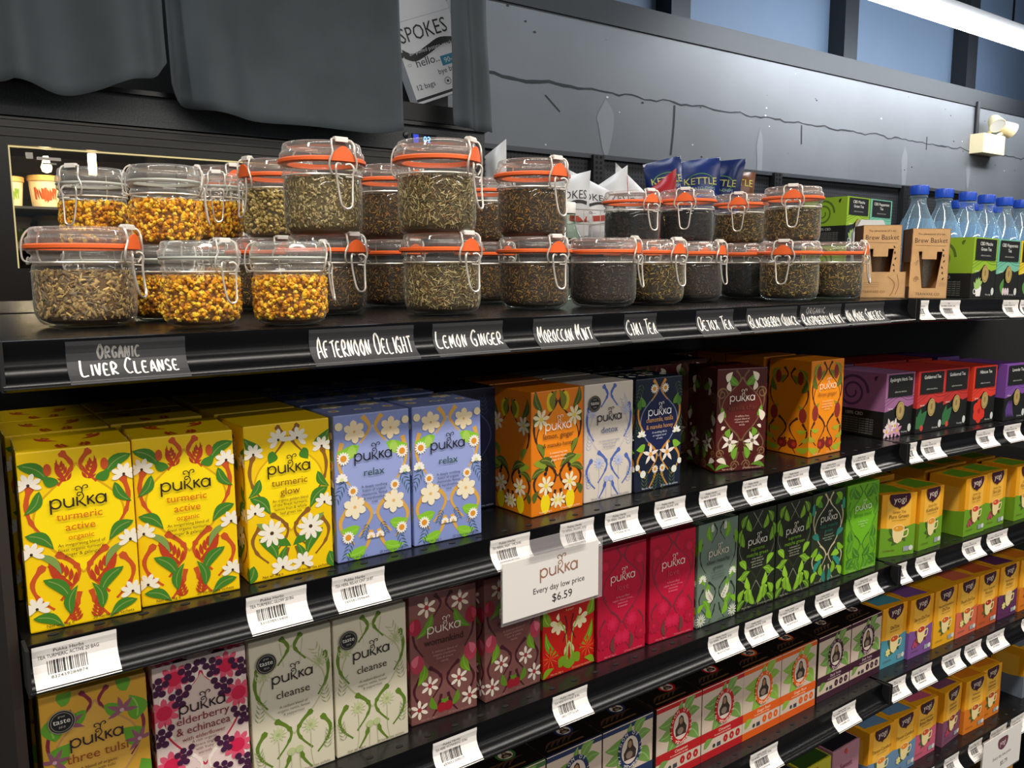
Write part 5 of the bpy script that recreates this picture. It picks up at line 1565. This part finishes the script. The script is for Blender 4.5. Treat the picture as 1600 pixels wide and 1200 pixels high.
def snack_bag(label, x, y, z, rz, w, h, th, c, art_fn, tip=0, lean=0, group='bags of crisps on the far shelf'):
    t = thing('snack_bag', label, 'bag of crisps', group=group)
    mb = MB()
    m = mat(c, .32, bump=.35, nscale=22)
    rn = random.Random(int(x * 1000) + int(z * 77))
    ph = rn.uniform(0, 6)

    def fn(X, Z, d):
        u, v = X / w, Z / h
        return Vector((X - w / 2, -th / 2 * bulge(u, v) - d + .006 * math.sin(9 * u + 5 * v + ph) * (1 - abs(2 * v - 1) ** 4), Z + tip * (u - .5) * max(0, v - .5)))
    for sg in (1, -1):
        n, k = 12, 14
        vs, fs = [], []
        for j in range(k + 1):
            for i in range(n + 1):
                p = fn(w * i / n, h * j / k, 0)
                vs.append(p if sg > 0 else Vector((p.x, -p.y * 1.0 if 0 < i < n and 0 < j < k else p.y, p.z)))
        for j in range(k):
            for i in range(n):
                a = j * (n + 1) + i
                fs.append((a, a + 1, a + n + 2, a + n + 1) if sg > 0 else (a, a + n + 1, a + n + 2, a + 1))
        mb.add(vs, fs, m)
    A = Art(mb, (0, 0, 0), (1, 0, 0), (0, 0, 1), w, h, w, fn, base=1.2e-3)
    art_fn(A)
    mb.build('bag', t, True)
    t.matrix_world = Matrix.Translation((x, y, z)) @ Matrix.Rotation(rz, 4, 'Z') @ Matrix.Rotation(lean, 4, 'Y') @ Matrix.Rotation(R(-6), 4, 'X')
    return t


def spokes_art(A):
    k = mat('#22201f')
    A.text('SPOKES', .5, .92, .26, k, 1, .78)
    A.line([(.12, .84), (.4, .80), (.65, .86), (.9, .84)], .07, k)
    A.text('hello...', .4, .6, .14, k)
    A.rect(.5, .42, .92, .55, mat('#c2402c'))


def red_art(A):
    A.poly([(0, 1.1), (1, .9), (1, 1.4), (0, 1.4)], mat('#b8202c', .4), False)
    spokes_art(A)


def kettle_art(A):
    y = mat('#e6dc6a')
    A.poly([(0, .55), (.5, .68), (1, .55), (1, 0), (0, 0)], mat('#2a56c4', .35), False)
    A.ring(.5, 1.0, .34, .2, .02, mat('#5f9a4c'))
    A.text('KETTLE', .5, .93, .24, y, 1, .9)
    A.text('POTATO CHIPS', .5, .80, .1, mat('#c8d4ec'))
    A.rect(.1, .70, .9, .715, mat('#c8d4ec'))
    A.rect(.0, A.h - .08, 1, A.h - .01, mat('#dfe4ee'))
    A.text('sea salt', .5, .5, .13, mat('#dfe4ee'))


def brown_art(A):
    A.text('KETTLE', .5, .93, .24, mat('#e6dc6a'), 1, .9)
    for k in range(4):
        A.rect(.05, .55 + .07 * k, .95, .58 + .07 * k, mat('#d8c88a'))


fz = .366
for i, (lb, x, y, rz, w, h, c, fnc, tip, ln_) in enumerate((
        ('white crisp bag with a red corner peeping up left, beside the fridge', 1.700, 1.74, -35, .075, .318, '#f2f0ee', red_art, .12, 0), ('white crisp bag standing in the wire basket, leftmost', 1.90, 1.60, -25, .15, .222, '#f2f0ee', spokes_art, .1, R(4)),
        ('white crisp bag standing in the wire basket, second', 2.03, 1.60, -40, .15, .215, '#f2f0ee', spokes_art, -.2, R(-6)), ('white crisp bag with a red flash right of the wire basket', 2.19, 1.70, -30, .15, .238, '#f2f0ee', red_art, .2, 0), ('plain white crisp bag left of the red and white one', 2.345, 1.72, -35, .15, .235, '#f2f0ee', spokes_art, -.3, 0),
        ('red and white crisp bag below the blue ones', 2.36, 1.60, -30, .13, .228, '#b8242c', spokes_art, .2, 0))):
    snack_bag(lb, x, y, fz, R(rz), w, h, .06, c, fnc, tip, ln_)
for lb, x, y, z, rz, w, h, c, fnc, ln_ in (('blue crisp bag with yellow lettering, left one, tilted', 2.62, 1.80, .458, -28, .165, .255, '#1a2d66', kettle_art, R(-7)), ('blue crisp bag with yellow lettering, middle one, upright', 2.80, 1.80, .452, -38, .175, .275, '#1c3274', kettle_art, 0),
                                           ('dark blue crisp bag turned edge on', 2.935, 1.82, .458, -75, .17, .275, '#182a60', kettle_art, R(6)), ('brown and yellow crisp bag right of the blue ones', 3.05, 1.84, .462, -30, .18, .235, '#7a4a2c', brown_art, R(8))):
    snack_bag(lb, x, y, z, R(rz), w, h, .07, c, fnc, .04, ln_)
slab_b = MB().span((2.50, 1.72, fz), (3.25, 1.98, .438), mat('#2a2624', .6))
tag(slab_b.build('display_carton'), 'low dark display carton under the blue crisp bags', 'carton')
t = thing('wire_basket', 'chrome wire basket holding white crisp bags', 'basket', (1.965, 1.60, fz))
wb_ = MB()
for z in (.003, .05, .098):
    q = [(-.15, -.1, z), (.15, -.1, z), (.15, .1, z), (-.15, .1, z)]
    wb_.tube(q, .0022, STEEL, 6, True)
for i in range(9):
    x = -.15 + .0375 * i
    wb_.tube([(x, -.1, .003), (x, -.1, .098)], .0014, STEEL, 5).tube([(x, .1, .003), (x, .1, .098)], .0014, STEEL, 5)
for i in range(6):
    y = -.1 + .04 * i
    for x in (-.15, .15):
        wb_.tube([(x, y, .003), (x, y, .098)], .0014, STEEL, 5)
wb_.build('basket', t, True)

# upright display fridge
GRAN = mat('#55585a', .6, noise=.35, nscale=260, name='speckled_plastic')
FR = mat('#17130f', .3, name='fridge_black')
t = thing('display_fridge', 'black upright display fridge with lit glass door', 'fridge')
fx0, fx1 = .10, 1.56
MB().span((fx0, 1.60, .622), (fx1, 1.62, .705), GRAN).span((fx0, 1.62, .60), (fx1, 2.15, .705), FR).span((fx0, 1.585, .695), (fx1, 1.62, .706), mat('#0c0c0c', .3)).build('header_panel', t)
b = MB().span((fx0, 1.60, .556), (fx1, 1.625, .618), FR).span((fx0, 1.60, .276), (.242, 1.625, .556), FR).span((1.38, 1.60, .276), (fx1, 1.625, .556), FR).span((fx0, 1.60, -1.25), (fx1, 1.625, .276), FR)
for z in (.595, .575, .612):
    b.span((fx0, 1.596, z), (fx1, 1.60, z + .004), mat('#2c2620', .25))
b.build('door_frame', t)
MB().span((.245, 1.603, .551), (1.38, 1.608, .5545), mat('#d8c890', .3, emit=.4)).span((.242, 1.603, .276), (.2455, 1.608, .5545), mat('#d8c890', .3, emit=.4)).build('seal_reflection', t)  # glowing cream strips painted in for the reflection along the gasket
MB().span((.242, 1.610, .276), (1.38, 1.616, .556), PANE).build('door_glass', t)
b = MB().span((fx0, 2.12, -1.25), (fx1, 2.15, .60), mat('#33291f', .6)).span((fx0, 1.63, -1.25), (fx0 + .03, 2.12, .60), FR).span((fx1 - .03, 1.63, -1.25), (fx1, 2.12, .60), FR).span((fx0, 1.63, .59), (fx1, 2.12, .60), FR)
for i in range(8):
    b.span((.66 + .09 * i, 2.10, .2), (.74 + .09 * i, 2.12, .59), mat('#c6c8ca', .5))  # pale slats stand in for the wall's reflection on the door glass
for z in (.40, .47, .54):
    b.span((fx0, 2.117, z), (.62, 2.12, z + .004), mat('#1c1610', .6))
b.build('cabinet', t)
MB().span((.15, 1.68, .418), (1.5, 2.1, .424), mat('#8a8070', .3, .6)).span((.15, 1.68, .318), (1.5, 2.1, .324), mat('#8a8070', .3, .6)).build('wire_shelf', t)
d = MB().span((1.295, 1.594, .641), (1.378, 1.6, .672), mat('#0a0e2c', .3))
A = Art(d, (1.295, 1.594, .641), (1, 0, 0), (0, 0, 1), .083, .031, 1)
A.text('02', .05, .006, .027, mat('#4fa4ff', .4, emit=4))
A.rect(.003, .003, .02, .028, mat('#1c34b4', .4, emit=1))
d.build('digital_display', t)
for x in (.99, 1.275):
    MB().lathe([(0, .004), (.008, .003), (.010, 0)], mat('#0a0a0a', .3), 16).build('screw_cap', t).matrix_world = Matrix.Translation((x, 1.6, .665)) @ Matrix.Rotation(PI / 2, 4, 'X')
b = MB().box((.285, 1.609, .535), (.014, .0006, .014), mat('#c8c4bc')).box((.325, 1.609, .530), (.05, .0006, .007), mat('#c8c4bc')).box((.325, 1.609, .519), (.03, .0006, .004), mat('#a8a49c'))
b.build('door_sticker', t)
WARM = mat('#ffd9a0', .4, emit=14, name='lamp_reflection')  # glowing bulb and strip stand in for pendant reflections on the door glass
MB().lathe([(0, -.012), (.010, -.008), (.013, .002), (.008, .018), (.006, .03), (0, .03)], WARM, 16, (.345, 1.80, .528)).build('bulb_reflection', t, True)
MB().span((.448, 1.82, .52), (.466, 1.835, .575), WARM).build('strip_reflection', t)
o = area('fridge_lamp', (.42, 1.70, .585), .5, .05, 9, (1, .80, .52), (R(-25), 0, 0))
o.parent = t

TUB = mat('#ecd9b0', .5)
LIDM = mat('#d8b06a', .45)
for i, (lb, x, z, s, deco) in enumerate((('cream ice cream tub at the left edge of the fridge, upper shelf', .262, .424, .95, '#6f8f2c'), ('cream ice cream tub with an orange swirl, upper shelf of the fridge', .345, .424, 1.02, '#a8481c'), ('cream ice cream tub on the lower fridge shelf, left', .272, .324, .95, '#6f8f2c'),
                                         ('ice cream tub on the lower fridge shelf, second', .358, .324, 1.0, '#a8481c'), ('ice cream tub on the lower fridge shelf, third', .448, .324, .95, '#7a1c24'))):
    t = thing('ice_cream_tub', lb, 'tub', (x, 1.86, z), 0, 'ice cream tubs in the fridge')
    t.scale = (s, s, s)
    b = MB().lathe([(0, .001), (.028, 0), (.030, .002), (.037, .078), (0, .079)], TUB, 30)
    dm = mat(deco, .5)
    for k in range(9):
        a0 = -140 + 10 * k
        rr = .0345 + .0012
        b.add([cyl(rr - .003, a0, .028 + .01 * math.sin(k)), cyl(rr - .003, a0 + 10, .026), cyl(rr + .0006, a0 + 9, .05 + .008 * math.cos(k * 1.7)), cyl(rr + .0006, a0, .056)], [(0, 1, 2, 3)], dm)
    b.build('cup', t, True)
    MB().lathe([(.037, .074), (.0395, .0745), (.0395, .086), (.037, .088), (0, .088)], LIDM, 30).build('lid', t, True)

# cloths hung in front of the fridge top
CLO = mat('#565e64', .85, noise=.12, nscale=7, bump=.5, name='dark_grey_cloth')


def cloth(label, x0, x1, hem, folds, y=1.50, top=1.35, seed=1, sway=0):
    r = random.Random(seed)
    n, k = 70, 26
    vs, fs = [], []
    hs = smooth(hem, 6)

    def bottom(x):
        for (a, za), (b, zb) in zip(hs, hs[1:]):
            if a <= x <= b:
                return za + (zb - za) * (x - a) / max(1e-6, b - a)
        return hs[0][1] if x < hs[0][0] else hs[-1][1]
    for j in range(k + 1):
        for i in range(n + 1):
            x = x0 + (x1 - x0) * i / n
            zb = bottom(x)
            v = j / k
            z = zb + (top - zb) * v
            yy = y
            for fx, amp, wd_ in folds:
                yy -= amp * math.exp(-((x - fx - .02 * (1 - v)) / wd_) ** 2) * (1 - .5 * v)
            yy += .004 * math.sin(31 * x + 4 * z) + .003 * math.sin(17 * z + 9 * x + seed) - .012 * (1 - v) ** 6
            vs.append((x + sway * (1 - v), yy, z))
    for j in range(k):
        for i in range(n):
            a = j * (n + 1) + i
            fs.append((a, a + 1, a + n + 2, a + n + 1))
    mb = MB()
    mb.add(vs, fs, CLO)
    o = mb.build('draped_cloth', None, True)
    md = o.modifiers.new('thickness', 'SOLIDIFY')
    md.thickness = .0025
    tag(o, label, 'cloth', 'dark cloths draped over the fridge top')


cloth('dark grey cloth draped at the top left, scalloped hem over the fridge', -.10, .565, [(-.10, .69), (.10, .668), (.225, .671), (.25, .679), (.285, .672), (.35, .660), (.416, .674), (.486, .702), (.54, .716), (.555, .735), (.565, .75)], [(.02, .03, .05), (.25, .025, .03), (.46, .035, .05), (.545, .03, .02), (.34, -.02, .05)], 1.50)
cloth('broad smooth dark grey cloth hanging over the fridge, left of the white carton', .590, 1.212, [(.59, .72), (.603, .69), (.625, .668), (.674, .654), (.786, .643), (.959, .643), (1.12, .643), (1.212, .660)], [(.60, -.05, .03), (.68, .04, .06), (.95, .02, .12), (1.16, .02, .05)], 1.52, seed=5)
cloth('narrow dark grey cloth strip right of the white carton', 1.377, 1.495, [(1.377, .69), (1.43, .676), (1.495, .674)], [(1.40, .03, .02), (1.46, .025, .025)], 1.50, seed=9)
t = thing('stacked_cartons', 'black cabinet top behind the cloths above the fridge', 'cabinet')
MB().span((-.1, 1.72, .708), (1.50, 2.12, 1.45), mat('#121314', .6)).build('cabinet_body', t)
MB().span((1.20, 1.58, .7065), (1.50, 1.71, .757), mat('#0b0b0c', .5)).build('low_tray', t)

# white carton leaning in the gap
t = thing('snack_carton', 'white cardboard case printed with black and blue lettering, leaning above the fridge', 'carton')
w, h, d = .205, .40, .05
KW = mat('#eef0f4', .6)
mb = MB().span((0, -d, 0), (w, 0, h), KW)
A = Art(mb, (0, -d, 0), (1, 0, 0), (0, 0, 1), w, h, w, base=6e-4)
k_ = mat('#1e2226')
A.rect(0, .035, 1, .075, k_)
A.rect(0, 0, 1, .035, KW)
SH = -.15
A.text('SPOKES', .47, 1.02 + SH, .30, k_, .9, .80)
A.poly(smooth([(.04, .80), (.2, .70), (.45, .76), (.7, .82), (1, .75)]) + smooth([(1, .65), (.72, .71), (.45, .64), (.2, .59), (.04, .67)]), k_, False)
A.text('air-puffed potato snack', 0.5, .685, .08, mat('#d6d8dc'), 1, .74)
for a in (150, 180, 210):
    A.leaf(.05, .74, a, -.0 + .1, .04, k_)
A.text('hello...', .40, .50, .17, k_)
A.rect(.60, .42, 1.0, .56, mat('#1f86a4', .5))
A.text('90', .70, .45, .11, mat('#d6e4e8'))
A.text('calories per bag', .86, .47, .035, mat('#d6e4e8'))
A.text('bye bye', .66, .32, .11, k_)
A.line([(.84, .37), (.98, .38)], .012, k_)
A.text('12 bags', .22, .19, .11, k_)
for x in (.60, .84):
    A.ring(x, .20, .055, .055, .008, k_)
    A.circle(x, .20, .02, k_)
A.ring(.08, .56, .03, .02, .006, mat('#9aa0a8'))
A.rect(.0, 1.16, 1, 1.166, mat('#aeb2b8'))
A.line([(.74, 1.8), (.86, 1.40)], .012, k_)
A.circle(.04, 1.36, .06, mat('#1c1e20'))
A.circle(.93, 1.36, .03, mat('#b8c8c8'))
mb.build('case', t)
t.matrix_world = Matrix.Translation((1.350, 1.69, .764)) @ Matrix.Rotation(R(-7), 4, 'Z') @ Matrix.Rotation(R(-21), 4, 'Y')

# emergency twin lamp, conduit, ceiling tube
IV = mat('#efdfb4', .5)
t = thing('emergency_light', 'cream twin-headed emergency light on the grey wall', 'emergency light', (6.05, 2.2, 1.02))
MB().box((0, -.045, .06), (.30, .09, .125), IV).build('housing', t)
for sx, sz, dr in ((.0, .205, (-.42, -.62, -.66)), (.175, .180, (.80, -.45, -.40))):
    hd = MB().lathe([(0, .045), (.026, .043), (.040, .02), (.052, -.045), (.049, -.047), (.046, -.044), (0, -.044)], IV, 24)
    q = hd.build('lamp_head', t, True)
    q.matrix_local = Matrix.Translation((sx, -.085, sz)) @ Vector(dr).to_track_quat('-Z', 'Y').to_matrix().to_4x4()
    MB().lathe([(0, -.0445), (.046, -.0445)], mat('#f4f2ea', .3), 24).build('lens', q)
    MB().tube([(sx * .6, -.045, .12), (sx, -.075, sz - .02)], .012, IV, 8).build('bracket', t)
tag(MB().tube([(5.95, 2.185, 1.148), (5.95, 2.185, 1.355)], .014, mat('#1c1e20', .5), 10).build('conduit_pipe', None, True), 'black conduit pipe running up the wall from the emergency light', 'pipe')
t = thing('ceiling_tube_fixture', 'long white fluorescent batten glowing at the upper right', 'ceiling light', (3.4, 1.62, 1.50))
MB().prism([(0, .03), (3.4, .03), (3.4, .075), (0, .075)], -.05, .05, mat('#c8ccd2', .4)).build('housing', t)
MB().extrude_x([(-.055, .03), (-.075, .010), (-.045, -.006), (.045, -.006), (.075, .010), (.055, .03)], .02, 3.38, mat('#ffffff', .4, emit=15, name='lit_diffuser')).build('lit_diffuser', t)
for x in (.4, 1.7, 3.0):
    MB().tube([(x, 0, .075), (x, 0, .95)], .006, mat('#2a2c30'), 6).build('hanger_rod', t)
